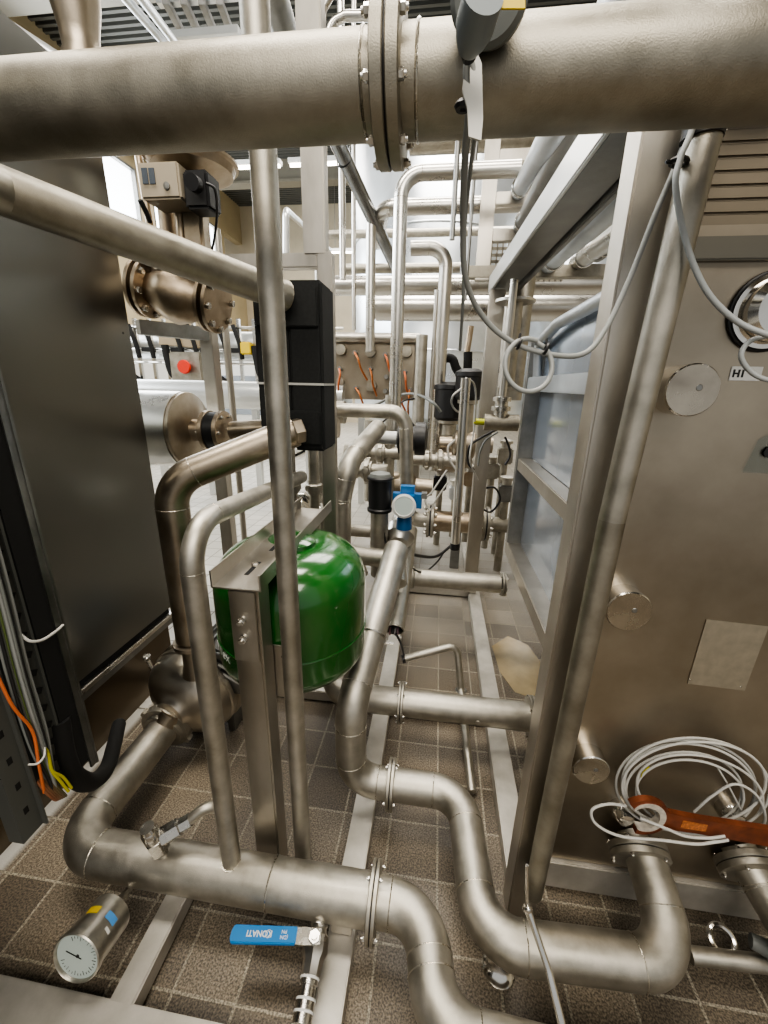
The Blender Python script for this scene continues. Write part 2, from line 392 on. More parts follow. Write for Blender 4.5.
def area(name, loc, rot, sx, sy, power, col):
    l = bpy.data.lights.new(name, 'AREA'); l.shape = 'RECTANGLE'; l.size = sx; l.size_y = sy; l.energy = power; l.color = col
    o = bpy.data.objects.new(name, l); COL.objects.link(o); o.location = loc; o.rotation_euler = rot; return o
area('hall_ceiling_light', (-1.0, .8, 4.6), (0, 0, 0), 3.2, .8, 190, (1, .93, .82))
area('aisle_ceiling_light', (.2, 4.0, 4.9), (0, 0, 0), 2.4, 2.0, 200, (1, .95, .87))
area('far_ceiling_light', (-2.5, 8.5, 5.2), (0, 0, 0), 5, 3, 340, (1, .95, .88))
area('added_key_light', (.4, -1.4, 3.2), (radians(35), 0, 0), 2.0, 1.0, 62, (1, .92, .8))  # key light added behind the camera to lift the pipe highlights
area('window_daylight', (-5.8, 4.5, 4.0), (0, radians(-80), 0), 1.8, 9, 420, (.90, .96, 1))
w = bpy.data.worlds.new('world'); S.world = w; w.use_nodes = True
w.node_tree.nodes['Background'].inputs['Color'].default_value = (.92, .93, .92, 1); w.node_tree.nodes['Background'].inputs['Strength'].default_value = .5

# ------------------------------------------------------------------ overhead header pipe
OY, OZ = .5, 1.478
t = thing('overhead_pipe', 'thick matt steel pipe crossing over the aisle with a big bolted flange', 'pipe', (0, OY, OZ))
fx = V(391, 100, Y=OY).x
pipe(t, [(-1.045, OY, OZ), (fx, OY, OZ)], .0405, mat=PIPE2); pipe(t, [(fx, OY, OZ), (1.3, OY, OZ)], .0415, mat=PIPE2)
seamring(t, (fx-.024, OY, OZ), (1, 0, 0), .0405); seamring(t, (fx+.027, OY, OZ), (1, 0, 0), .0415)
flanges(t, (fx, OY, OZ), (1, 0, 0), .041, .064, .012, 8, .06, .002, True, PIPE2, hub=False)
b0 = V(82, 50, Y=OY)
bm = B(); lathe(bm, (b0.x, OY, OZ), (0, 0, 1), [(.02, .02), (.036, .021), (.045, .017), (.06, .018), (.085, .023), (.12, .025), (.5, .025)], 28); obj('branch_pipe', bm, PIPEW, t)

# sensor head on the overhead pipe
sp = V(490, -8, Y=.42)
t = thing('pipe_sensor', 'round grey sensor head with yellow sticker on the overhead pipe', 'sensor', sp)
axd = Vector((-.12, -.75, -.35)).normalized()
bm = B(); lathe(bm, sp+axd*-.06, axd, [(0, .020), (.03, .022), (.035, .028), (.062, .030), (.066, .026), (.068, .0)], 40); obj('sensor_housing', bm, GREYP, t)
g0 = V(484, -6, Y=.355); g1 = V(468, 50, Y=.385)
bm = B(); sweep(bm, [g0, g0.lerp(g1, .55), g0.lerp(g1, .8), g1], .0, seg=24, radii=[.0135, .0135, .011, .0075]); obj('cable_gland', bm, simple('gland_grey', (.26, .29, .30), .4), t)
bm = B(); sweep(bm, [g1, V(470, 57, Y=.39)], .0055, seg=12); obj('gland_seal', bm, BLACK, t)
bm = B(); st = V(513, -1, Y=.362); prism(bm, [(-.008, -.006), (.008, -.006), (.008, .008), (-.008, .008)], st, Rv, Uv, Fv, .001); obj('yellow_sticker', bm, YELST, t)
# cables from the sensor
def VP(l): return [V(a, b, Y=y) for a, b, y in l]
cable('sensor_cable', VP([(469, 55, .405), (467, 75, .41), (469, 110, .42), (465, 160, .45), (463, 220, .5), (466, 280, .54), (484, 318, .57), (512, 342, .58), (548, 354, .585), (583, 354, .59), (605, 330, .60), (630, 278, .615), (655, 215, .625), (676, 165, .63), (690, 122, .63), (694, 60, .63)]), .0034, GREYC,
      'grey sensor cable hanging from the overhead pipe and swinging over to the post', 'cable')
cable('sensor_cable', VP([(471, 57, .403), (476, 90, .408), (476, 125, .42), (471, 165, .47), (466, 210, .52), (464, 250, .56), (463, 300, .60), (460, 350, .66)]), .0022, GREYC,
      'thinner grey cable dropping straight down beside the sensor cable', 'cable')
lc = V(528, 366, Y=.575)
cable('cable_loop', [lc+Rv*.031*cos(a)*1.0+Uv*.034*sin(a)+Fv*(-.004*sin(a*.5)) for a in [2*pi*k/14+1.2 for k in range(15)]], .0032, GREYC, 'round loop of grey cable tied under the hanging sensor cable', 'cable')
for px, py, l in ((519, 344, 'black cable tie on the cable loop nearer the aisle'), (546, 349, 'black cable tie on the cable loop nearer the post')):
    c = V(px, py, Y=.578); bm = B(); torus(bm, c, Vector((1, 0, -.3)), .0058, .002, 16, 6); beam(bm, c+Uv*.006, c+Uv*.014+Rv*.002, .003, .003); obj('cable_tie', bm, BLACK, label=l, cat='cable tie')
tg = V(474, 92, Y=.398)
bm = B(); prism(bm, [(-.004, -.034), (.0055, -.037), (.007, -.02), (.006, .022), (.001, .034), (-.003, .028), (-.003, .006), (-.008, .010), (-.009, .002), (-.005, -.012)], tg, Rv, Uv, Fv, .0015)
obj('cable_tag', bm, WHITEC, label='long white tag hanging under the sensor cable gland', cat='tag', smooth=0)
bm = B(); torus(bm, V(463, 106, Y=.403), Vector((0, 0, 1)), .004, .003, 12, 6); obj('cable_tie', bm, BLACK, label='small black tie beside the white cable tag', cat='cable tie')
cable('sensor_cable', VP([(700, 60, .61), (694, 122, .60), (680, 160, .595), (676, 190, .59), (687, 245, .59), (706, 290, .585), (735, 320, .58), (768, 335, .57), (810, 345, .56)]), .0034, simple('pale_grey_cable', (.42, .44, .44), .4),
      'pale grey cable sagging from the round pipe across the steel plate', 'cable')
cable('sensor_cable', VP([(815, 330, .57), (768, 336, .58), (749, 342, .585), (741, 356, .585), (750, 371, .585), (768, 380, .58), (800, 382, .58)]), .0030, simple('pale_grey_cable_b', (.42, .44, .44), .4),
      'pale grey cable curling in a small bow over the printed tag', 'cable')
for px, py, yy, l in ((679, 162, .605, 'black cable tie bundling the cables by the post'),):
    bm = B(); torus(bm, V(px, py, Y=yy), Vector((.1, 0, 1)), .0085, .0028, 16, 6); beam(bm, V(px, py, Y=yy)-Rv*.016, V(px, py, Y=yy)-Rv*.006, .004, .004); obj('cable_tie', bm, BLACK, label=l, cat='cable tie')

# ------------------------------------------------------------------ skid base frame
FBN = [0]
BEAMM = steel('pale_floor_beam_steel', (.46, .44, .39), (.62, .59, .54), .48, .6, 14, bump=.12, fine=500, metal=.75)
def fbeam(label, a, b, w=.06, h=.05, mat=None, name='frame_beam'):
    FBN[0] += 1; h = h-.0012*(FBN[0] % 5); bm = B(); beam(bm, a, b, w, h); return obj(name, bm, mat or BEAMM, None, label, 'frame beam', smooth=35)
BZ = .032
fbeam('long flat floor beam running under the flanged S-bend pipe', (-.142, -.2, BZ), (-.142, 2.9, BZ), .058)
fbeam('long floor beam along the foot of the heat exchanger', (.268, .72, BZ), (.268, 2.95, BZ), .062)
fbeam('short floor beam under the pressure gauge pipe', (-.538, .38, BZ), (-.538, .62, BZ), .05)
fbeam('cross beam on the floor behind the lower header pipe', (-.57, .648, BZ), (-.172, .648, BZ), .06)
fbeam('cross beam at the very front of the skid', (-1.3, .355, BZ), (-.172, .355, BZ), .07)
fbeam('wide pale cross beam on the tiles under the second flanged pipe', (-.112, 1.27, .016), (.236, 1.27, .016), .10, .03)
fbeam('cross beam on the floor under the heat exchanger plate', (.30, .765, .055), (1.4, .765, .055), .07, .09)
fbeam('cross beam between the floor beams near the cable conduit', (-.112, 2.2, BZ), (.236, 2.2, BZ), .05)
fbeam('floor beam behind the pump leading to the hall', (-1.0, 1.27, BZ), (-.172, 1.27, BZ), .05)

# ------------------------------------------------------------------ lower header pipe M1
MY, MZ = .565, .15; MR = .0475
ex = V(107, 800, Z=MZ).x
t = thing('lower_header_pipe', 'thick matt steel pipe near the floor bending back to the pump', 'pipe', (-.4, MY, 0.06))
f1 = V(374, 900, Y=MY).x
pipe(t, [(ex, .905, MZ), (ex, MY, MZ), (f1, MY, MZ)], MR, [.085], PIPE)
pipe(t, [(f1, MY, MZ), (.035, MY, MZ), (.06, .395, MZ), (.5, .38, MZ-.01)], MR*.93, [.085, .085], PIPE)
flanges(t, (f1, MY, MZ), (1, 0, 0), MR, .070, .008, 4, .0, .002, True, PIPE, hub=False)
seamring(t, (V(273, 880, Y=MY).x, MY, MZ), (1, 0, 0), MR)
bm = B()
box(bm, -.165, -.12, MY-.02, MY+.02, .057, .11, .002); obj('pipe_support', bm, FRAME, t)

# drain valve on M1
dv = V(163, 846, Y=MY); dv = Vector((dv.x, MY-.005, MZ+MR-.004))
t = thing('drain_valve', 'small silver angle valve standing on the lower header pipe near its bend', 'valve', dv); t.scale = (1.4, 1.4, 1.4)
bm = B(); up = Vector((-.1, -.15, 1)).normalized()
lathe(bm, dv, up, [(0, .010), (.01, .010), (.011, .013)], 20); lathe(bm, dv+up*.011, up, [(0, .0145), (.03, .0145), (.031, .012)], 6); lathe(bm, dv+up*.04, up, [(0, .012), (.004, .013), (.02, .0125), (.024, .010), (.026, .011), (.032, .010)], 24)
obj('valve_body', bm, BOLT, t)
br = dv+up*.035; d2 = Vector((.75, .45, .3)).normalized()
bm = B(); lathe(bm, br, d2, [(0, .009), (.01, .009), (.011, .014), (.038, .014), (.039, .011), (.055, .011)], 6); obj('branch_fitting', bm, BOLT, t)
e0 = br+d2*.05
bm = B(); sweep(bm, [e0, e0+d2*.045+Vector((0, 0, .01)), e0+d2*.055+Vector((.01, .004, -.075))], .0085, [.02], 16); obj('outlet_tube', bm, PIPE, t)

# pressure gauge
ga = V(131, 888, Y=MY-.04); ga = Vector((ga.x, MY-.03, MZ-.015)); gd = (V(82, 958, Z=.075)-V(131, 888, Z=.13)).normalized()
g0 = V(130, 889, Z=.125); gend = V(77, 957, Z=.165); gd = (gend-g0).normalized()
t = thing('pressure_gauge', 'round pressure gauge with pale dial hanging off the lower header pipe', 'gauge', gend)
bm = B(); cyl(bm, g0-gd*.02, g0+gd*.012, .0065, 16); lathe(bm, g0+gd*.01, gd, [(0, .0085), (.008, .0085)], 16); lathe(bm, g0+gd*.018, gd, [(0, .0105), (.038, .0115)], 6); obj('gauge_stem', bm, BOLT, t)
Lg = (gend-g0).length
bm = B(); lathe(bm, g0+gd*(.052), gd, [(0, .028), (.003, .0425), (Lg-.052-.008, .044), (Lg-.052-.007, .047), (Lg-.052+.002, .047), (Lg-.052+.004, .045), (Lg-.052+.002, .0435), (Lg-.052-.004, .043)], 48); obj('gauge_case', bm, simple('gauge_case_steel', (.45, .43, .38), .35, .9, noise=.15, nscale=60), t)
fa = g0+gd*(Lg-.003); _, gu, gw = basis(gd)
bm = B(); lathe(bm, fa, gd, [(0, .043), (.001, .043)], 40); dl = obj('gauge_dial', bm, DIAL, t)
bm = B()
for k in range(28):
    a = 2*pi*(k/36)+.4; d = gu*cos(a)+gw*sin(a); beam(bm, fa+d*(.033 if k % 3 else .029)+gd*.0014, fa+d*.037+gd*.0014, .0008, .0004, gd, 0)
obj('scale_marking', bm, INK, dl)
bm = B(); beam(bm, fa-gu*.008+gw*.004+gd*.002, fa+gu*.024-gw*.006+gd*.002, .0016, .0006, gd, 0); lathe(bm, fa+gd*.0012, gd, [(0, .003), (.002, .002)], 16); obj('pointer', bm, INK, dl)
gm = g0+gd*(.052+(Lg-.052)*.45)
for mat_, ang, l in ((YELST, -.2, 'yellow_sticker'), (BLUEST, .75, 'blue_sticker'), (WHITE, .95, 'white_sticker')):
    side = gd.cross(Vector((0, 0, 1))).normalized(); upn = side.cross(gd).normalized()
    bm = B(); n_ = 5; wd = .55 if l != 'white_sticker' else .3; off = {'yellow_sticker': .0, 'blue_sticker': .0, 'white_sticker': .017}[l]
    rows = []
    for k in range(n_+1):
        a = -ang + wd*(k/n_-.5); d = side*sin(a)*1.0*1 + upn*cos(a)
        q = gm+d*.0440+gd*off; rows.append((bm.verts.new(q-gd*(.007 if l != 'white_sticker' else .003)), bm.verts.new(q+gd*(.007 if l != 'white_sticker' else .003))))
    for r_a, r_b in zip(rows, rows[1:]): bm.faces.new((r_a[0], r_b[0], r_b[1], r_a[1]))
    obj(l, bm, mat_, t)

# ball valve with blue handle
bx = V(323, 912, Y=MY-.05).x
q0 = V(322, 910, Z=.13); q1 = V(302, 1022, Z=.10)
bdx = (q1-q0).normalized(); Lq = (q1-q0).length
t = thing('ball_valve', 'small ball valve with a flat blue lever handle below the lower header pipe', 'valve', q0)
bm = B(); up = Vector((0, 0, 1)); side = bdx.cross(up).normalized(); upn = side.cross(bdx).normalized()
lathe(bm, q0-bdx*.02, bdx, [(0, .015), (.03, .015), (.031, .018), (.045, .018), (.046, .014)], 24)
obj('inlet_nipple', bm, PIPEB, t)
bm = B(); lathe(bm, q0+bdx*.022, bdx, [(0, .015), (.012, .018), (.018, .024), (.042, .026), (.052, .02), (.075, .018)], 8); cyl(bm, q0+bdx*.05, q0+bdx*.05+upn*.03, .008, 16); obj('valve_body', bm, PIPEB, t)
bm = B(); lathe(bm, q0+bdx*.095, bdx, [(0, .017), (.012, .017), (.0125, .0145), (.03, .0145), (.031, .018), (.06, .018)], 24); obj('outlet_nipple', bm, BOLT, t)
bm = B()
for k in (.098, .125, .14): torus(bm, q0+bdx*k, bdx, .0170, .0022, 20, 6)
obj('sealing_tape', bm, WHITE, t)
hc = q0+bdx*.05+upn*.03
bm = B(); nutm(bm, hc, upn, .0125, .010); cyl(bm, hc+upn*.01, hc+upn*.015, .006, 12); obj('handle_nut', bm, BOLT, t)
he = V(231, 934, Z=hc.z+.004); hd = (he-hc); hd.z = 0; LH = hd.length; hd.normalize(); hs = Vector((0, 0, 1)).cross(hd)
bm = B(); prism(bm, [(-.012, -.012), (.02, -.014), (.05, -.012), (.05, .012), (.02, .014), (-.012, .012)], hc+Vector((0, 0, .002)), hd, hs, (0, 0, 1), .003)
hnd = obj('lever_handle', bm, BOLT, t)
bm = B(); e = .0085
e = .0135
pl = [(.036, -e), (LH-.004, -e*1.05), (LH, -e*.5), (LH, e*.5), (LH-.004, e*1.05), (.036, e)]
prism(bm, pl, hc+Vector((0, 0, -.0005)), hd, hs, (0, 0, 1), .008)
bmesh.ops.bevel(bm, geom=bm.edges[:], offset=.0015, segments=2, affect='EDGES')
slv = obj('blue_sleeve', bm, BLUE, hnd, 'blue vinyl lever sleeve')
tz = hc.z+.0079
# lettering reads with its top towards the camera
tc_ = hc+hd*(LH*.66); tc_.z = tz
text('KONATI', .0135, tc_-hs*.0005, -hd*-1 if False else hd, hs, WHITE, hnd, bold=.0003)
bm = B(); torus(bm, hc+hd*(LH*.55)+Vector((0, 0, .0083)), (0, 0, 1), .0062, .0005, 24, 6); obj('round_emblem', bm, WHITE, hnd)
t2 = hc+hd*(LH*.36); t2.z = tz; text('(DN\n PN', .0085, t2, hd, hs, WHITE, hnd)
bm = B(); sweep(bm, [q0+side*-.014+bdx*-.005, q0+side*-.02+bdx*.01, q0+side*-.018+bdx*.02, q0+side*-.006+bdx*.022], .0012, [.005, .003], 8); obj('wire_clip', bm, BOLT, t)

# lever rod by the round pipe
ra = V(527, 907, Y=.5); rb = V(548, 968, Y=.455); rc = V(566, 1040, Y=.40)
t = thing('lever_rod', 'thin polished rod leaning on the S-bend pipe below the round pipe', 'rod', rc)
bm = B(); sweep(bm, [ra, ra.lerp(rb, .3), rb, rb.lerp(rc, .05), rc], 0, seg=16, radii=[.0075, .0058, .0055, .0066, .0072]); obj('rod_body', bm, CHROME, t)
bm = B(); lathe(bm, ra-(rb-ra).normalized()*.004, rb-ra, [(0, .0), (.001, .006), (.004, .0086), (.008, .0086), (.012, .006)], 20); cyl(bm, ra, V(527, 865, Y=.515), .0028, 10); obj('rod_head', bm, CHROME, t)

# ------------------------------------------------------------------ upright thin pipes B and F
t = thing('upright_pipe', 'tall thin matt steel pipe standing in front of the green tank', 'pipe', (-.262, .655, .06))
pipe(t, [(-.262, .655, .055), (-.262, .655, 2.3)], .0192, mat=PIPE)
FY = .568; fxp = -.392
fa_ = [(fxp, FY, MZ+.03), (fxp, FY, .975), (-.402, 1.16, .925)]
t = thing('upright_pipe', 'thin steel pipe rising from the lower header and bending back over the bracket', 'pipe', (fxp, FY, MZ))
pipe(t, fa_, .0195, [.075], PIPE)
bm = B(); torus(bm, (fxp, FY-.003, MZ+MR-.002), (0, -.2, 1), .018, .003, 24, 6); obj('weld_seam', bm, WELD, t)

# support post G with bracket
GX = -.341
t = thing('support_post', 'square steel post with two bolts carrying the bracket before the green tank', 'post', (GX, .66, .057))
bm = B(); box(bm, GX-.029, GX+.029, .632, .684, .057, .836, .004); obj('post_tube', bm, FRAME, t)
bm = B(); box(bm, GX-.027, GX+.024, .627, .631, .675, .828, .001); obj('fixing_plate', bm, FRAME, t)
for z in (.728, .768):
    bm = B(); lathe(bm, (GX-.004, .627, z), (0, -1, 0), [(0, .0085), (.003, .0085)], 20); nutm(bm, (GX-.004, .624, z), (0, -1, 0), .0078, .007); cyl(bm, (GX-.004, .617, z), (GX-.004, .612, z), .0042, 12); obj('bolt', bm, BOLT, t)
b1 = V(222, 583, Y=.625); b2 = V(262, 588, Y=.625)
zz = .838
t = thing('channel_bracket', 'steel U-channel bracket resting on the square post above the green tank', 'bracket', (GX, .8, zz))
bm = B(); xl, xr = GX-.052, GX+.044
prism(bm, [(xl, zz+.035), (xl+.003, zz+.035), (xl+.003, zz+.003), (xr-.003, zz+.003), (xr-.003, zz+.032), (xr, zz+.032), (xr, zz), (xl, zz)], (0, .615, 0), (1, 0, 0), (0, 0, 1), (0, 1, 0), .50)
obj('channel', bm, FRAME, t, smooth=0)
for yy in (.70, .82):
    bm = B(); beam(bm, (GX-.01, yy-.03, zz+.0032), (GX-.01, yy+.03, zz+.0032), .009, .001, bev=0); s_ = obj('slot', bm, BLACKM, t)
    bm = B(); nutm(bm, (GX-.01, yy+.01, zz+.004), (0, 0, 1), .007, .006); obj('bolt', bm, BOLT, t)

# green tank
TC = Vector((-.338, .875, 0)); TR = .184; z0, z1 = .505, .835
t = thing('expansion_tank', 'glossy green steel expansion tank held behind the square post', 'tank', (TC.x, TC.y, z0))
prof = [(0, 0)]
for k in range(9): a = k/8*pi/2; prof.append((.055-.055*cos(a), TR*.62+TR*.38*sin(a)))
for k in range(13): a = k/12*pi/2; prof.append((z1-z0-.105+.105*sin(a), TR*(.30+.70*cos(a)**.8) if k < 12 else TR*.35))
prof.append((z1-z0+.012, TR*.2)); prof.append((z1-z0+.015, 0))
bm = B(); lathe(bm, (TC.x, TC.y, z0), (0, 0, 1), prof, 72); obj('tank_shell', bm, GREEN, t)
bm = B(); torus(bm, (TC.x, TC.y, .615), (0, 0, 1), TR, .0022, 72, 6); obj('weld_seam', bm, GREEN, t)
bm = B(); lathe(bm, (TC.x+.02, TC.y-.02, z1-.004), (0, 0, 1), [(0, .05), (.012, .048), (.02, .035), (.022, 0)], 32); nutm(bm, (TC.x+.03, TC.y-.04, z1+.014), (0, 0, 1), .011, .02); obj('top_boss', bm, GREEN, t)
bm = B(); bxp = (-.33, -.283)
prism(bm, [(-.33, .545), (-.286, .545), (-.286, .675), (-.33, .675)], (0, .684, 0), (1, 0, 0), (0, 0, 1), (0, 1, 0), .004)
lg = obj('fixing_lug', bm, FRAME, t, smooth=0)
bm = B(); cyl(bm, (-.293, .6835, .65), (-.293, .6825, .65), .0035, 12); obj('bolt_hole', bm, BLACKM, lg)
tw = 'xeflex'
for k, ch in enumerate(tw):
    a = radians(-180-62)+k*.105; a = radians(225)+(k-3)*.1
    d = Vector((cos(a), sin(a), 0)); tt = Vector((-sin(a), cos(a), 0))
    text(ch, .036, TC+d*(TR+.0012)+Vector((0, 0, .60)), -tt*-1, (0, 0, 1), WHITE, t)

# big pipe E from the black heat exchanger to the pump and the pump
HY = 1.15
pe = V(296, 431, Y=HY-.02)
pv = V(186, 600, Y=.96)
t = thing('pump_riser_pipe', 'brownish steel pipe bending down from the black heat exchanger onto the pump', 'pipe', (pv.x, .96, .5))
zt = V(178, 490, Y=.96).z+.02
pipe(t, [(pv.x, .96, .46), (pv.x, .96, zt), (pe.x, HY-.03, pe.z)], .0425, [.10], PIPEW)
bm = B(); nutm(bm, (pe.x, HY-.05, pe.z), (.5, .4, .12), .036, .03); obj('coupling_nut', bm, PIPEW, t)
bm = B(); ring(bm, (pv.x, .96, .44), (0, 0, 1), .052, .03, .012); obj('collar', bm, PIPEW, t)
# black brazed exchanger
hx0 = V(262, 449, Y=HY); hx1 = V(321, 279, Y=HY)
t = thing('plate_heat_exchanger', 'black foam-clad brazed heat exchanger block with a white strap', 'heat exchanger', (hx0.lerp(hx1, .5).x, HY+.04, hx0.z))
X0, X1, Z0, Z1 = hx0.x, hx1.x, hx0.z, hx1.z
bm = B(); box(bm, X0, (X0+X1)/2-.001, HY, HY+.13, Z0, Z1, .008); obj('insulation_shell', bm, BLACKF, t)
bm = B(); box(bm, (X0+X1)/2+.001, X1, HY, HY+.13, Z0, Z1, .008); obj('insulation_shell', bm, BLACKF, t)
zs = V(300, 384, Y=HY).z
bm = B(); box(bm, X0-.001, X1+.001, HY-.001, HY+.131, zs-.003, zs+.003); obj('strap', bm, WHITEC, t)
for za_, zb_ in ((Z0+.02, Z0+.115), (Z1-.115, Z1-.02)): bm = B(); box(bm, X0+.01, X1-.01, HY-.01, HY+.002, za_, zb_, .003); obj('port_plate', bm, BLACKF, t)
# pipe C
pc = V(287, 297, Y=HY-.02)
t = thing('sloping_pipe', 'long matt steel pipe slanting from beside the steel cabinet to the black heat exchanger', 'pipe', (-.7, .7, pc.z))
pipe(t, [V(-60, 166, Y=.60), V(0, 190, Y=.70), (pc.x, HY-.03, pc.z)], .037, mat=PIPE2)
bm = B(); dcx = (pc-V(0, 190, Y=.70)).normalized(); lathe(bm, pc-dcx*.035, dcx, [(0, .028), (.004, .034), (.012, .034), (.014, .029), (.02, .029), (.022, .035), (.034, .035), (.036, .03)], 32); obj('coupling_nut', bm, PIPEW, t)

# pump
pz = .33; pc0 = Vector((ex+.01, 1.05, pz-.05))
MC = Vector((ex+.04, .995, .215))
t = thing('centrifugal_pump', 'dull steel centrifugal pump on the floor at the end of the lower header', 'pump', (MC.x, MC.y, 0))
dirp = Vector((.18, 1, .12)).normalized()
bm = B(); lathe(bm, MC-dirp*.085, dirp, [(0, .048), (.01, .055), (.018, .075), (.03, .105), (.05, .13), (.075, .146), (.10, .15), (.103, .156), (.116, .156), (.119, .150), (.135, .150), (.138, .160), (.152, .160), (.156, .12)], 64); obj('pump_casing', bm, steel('pump_casing_steel', (.48, .44, .37), (.62, .57, .50), .28, .38, 8, bump=0), t)
bm = B(); lathe(bm, MC+dirp*.065, dirp, [(0, .085), (.05, .08), (.055, .098), (.32, .098), (.34, .08), (.35, .0)], 40); mt = obj('pump_motor', bm, simple('motor_grey', (.10, .10, .095), .45, .3), t)
bm = B()
for k in range(20):
    a = 2*pi*k/20; _, u_, w_ = basis(dirp); d = u_*cos(a)+w_*sin(a); beam(bm, MC+dirp*.13+d*.102, MC+dirp*.36+d*.102, .004, .014, d, 0)
obj('cooling_fin', bm, simple('motor_fin_grey', (.14, .14, .13), .4, .4), mt)
bm = B(); lathe(bm, (pv.x, .975, .33), (0, 0, 1), [(0, .05), (.03, .042), (.10, .04), (.13, .05), (.14, .052)], 32); obj('discharge_neck', bm, PIPEW, t)
for k, a in enumerate((-.5, -.25, 0)):
    pass
lv = MC+dirp*.02
for k, (dx, dz) in enumerate(((-.135, .05), (.13, -.03), (.06, .12))):
    q = lv+Vector((dx, 0, dz)); bm = B(); cyl(bm, q, q+Vector((dx*.12, -.0, .05)), .007, 12); lathe(bm, q+Vector((dx*.12, 0, .05)), (0, -.2, 1), [(0, .010), (.012, .012), (.015, .009)], 16); obj('clamp_screw', bm, BOLT, t)
for sx in (-.07, .07):
    bm = B(); box(bm, MC.x+.02+sx-.012, MC.x+.02+sx+.012, MC.y+.07, MC.y+.22, 0.0, .15, .003); obj('foot', bm, FRAMED, t)
t = thing('pipe_union', 'slotted round coupling nut joining the lower header to the pump', 'coupling', (ex, .93, MZ))
union(t, (ex, .925, MZ+.0), Vector((0, 1, .12)), MR)
bm = B(); sweep(bm, [(ex, .90, MZ), MC-dirp*.07], .036, seg=24); obj('inlet_spool', bm, PIPEW, t)
# slotted grey guard behind the pump next to tank
gp = V(226, 668, Y=1.0)
t = thing('slotted_guard', 'small slotted metal guard between the pump and the green tank', 'guard', gp)
bm = B(); box(bm, gp.x-.045, gp.x+.045, 1.0, 1.01, gp.z-.10, gp.z+.05, .004); obj('guard_plate', bm, FRAMED, t)
for k in range(4):
    bm = B(); beam(bm, (gp.x-.03+k*.006, .998, gp.z+.03-k*.018), (gp.x+.025+k*.006, .998, gp.z+.0-k*.018), .007, .003, (0, -1, 0), 0); obj('guard_slot', bm, BLACKM if k % 2 == 0 else WHITEC, t)

# ------------------------------------------------------------------ M2 S-bend pipe
t = thing('s_bend_pipe', 'matt steel pipe snaking down past the green tank to the heat exchanger plate', 'pipe', (0, .7, .1))
R2 = .0415; Z2 = .15
a0 = V(397, 548, Y=1.28); a1 = V(351, 706, Y=.835); a1.y = .832
f2 = V(391, 785, Y=.832).x
pipe(t, [a0, a1, (a1.x, .832, Z2), (f2, .832, Z2)], R2, [.10, .075], PIPE)
pipe(t, [(f2, .832, Z2), (.125, .832, Z2), (.148, .53, Z2), (.522, .545, Z2), (.512, .70, .215)], R2, [.085, .085, .08], PIPE)
flanges(t, (f2, .832, Z2), (1, 0, 0), R2, .064, .008, 4, 0, .002, True, PIPE, hub=False)
cb = a0.lerp(a1, .62)
bm = B(); torus(bm, cb, a1-a0, R2+.001, .003, 32, 6); beam(bm, cb+Vector((R2, -.01, -.01)), cb+Vector((R2+.025, -.01, -.012)), .014, .004); obj('pipe_clamp', bm, BOLT, t)
flanges(t, (.502, .70, .215), (0.02, 1, .35), R2, .060, .013, 5, .05, .002, True, PIPE, hub=False)
bm = B(); sweep(bm, [(.506, .70, .215), (.495, .737, .235)], .03, seg=24); obj('inlet_spool', bm, PIPE, t)
# T pieces behind the tank
t = thing('branch_pipe', 'horizontal matt pipe joining the top of the S-bend behind the green tank', 'pipe', (-.3, 1.28, .6))
tl = V(322, 552, Y=1.30)
pipe(t, [tl, (a0.x, 1.285, tl.z+.0), (a0.x+.012, 1.20, tl.z-.05)], .032, [.04], PIPE)
# open conduit pipe behind M2
oc0 = V(409, 530, Y=1.60); oc1 = V(394, 630, Y=1.20)
t = thing('cable_conduit', 'open-ended steel pipe behind the S-bend with cables inside its mouth', 'pipe', oc1)
bm = B(); dd = (oc1-oc0); L_ = dd.length; lathe(bm, oc0, dd, [(0, .036), (L_, .036), (L_, .032), (L_-.05, .031), (L_-.05, 0)], 32); obj('conduit_tube', bm, PIPE, t)
bm = B(); lathe(bm, oc1-dd.normalized()*.045, dd, [(0, .0), (0.001, .0315), (.012, .0315)], 24); obj('mouth_lining', bm, BLACKM, t)
for k in range(4):
    q = oc1+Vector((-.015+k*.009, 0, -.012+.007*(k % 2)))
    cable('cable_end', [q-dd.normalized()*.04, q, q+dd.normalized()*.004+Vector((.004, 0, -.004))], .0035, simple('conduit_wire_%d' % k, ((.22, .12, .12), (.03, .03, .03), (.3, .28, .27), (.16, .1, .12))[k], .5), parent=t, n=4)
cable('thin_cable', [V(396, 634, Y=1.19), V(401, 644, Y=1.22), V(404, 655, Y=1.28)], .004, BLACK, 'short black cable between the open conduit and the crooked tube', 'cable')
# crooked thin tube
t = thing('crooked_tube', 'thin cranked steel tube standing on the tiles between the floor beams', 'tube', (.15, 1.0, 0))
u0 = V(403, 659, Y=1.28); u1 = V(457, 645, Y=1.33); u2 = V(461, 690, Y=1.27)
u3 = V(472, 792, Z=.02)
pipe(t, [u0, u1, u2, V(464, 720, Y=1.16), u3], .0135, [.03, .03, .03], PIPE, seg=16, welds=False)
bm = B(); cyl(bm, u0-(u1-u0).normalized()*.004, u0+(u1-u0).normalized()*.008, .016, 16); obj('end_cap', bm, BLACK, t)
bm = B(); torus(bm, u2, (0, .2, 1), .018, .004, 20, 6); obj('ring_clip', bm, FRAMED, t)

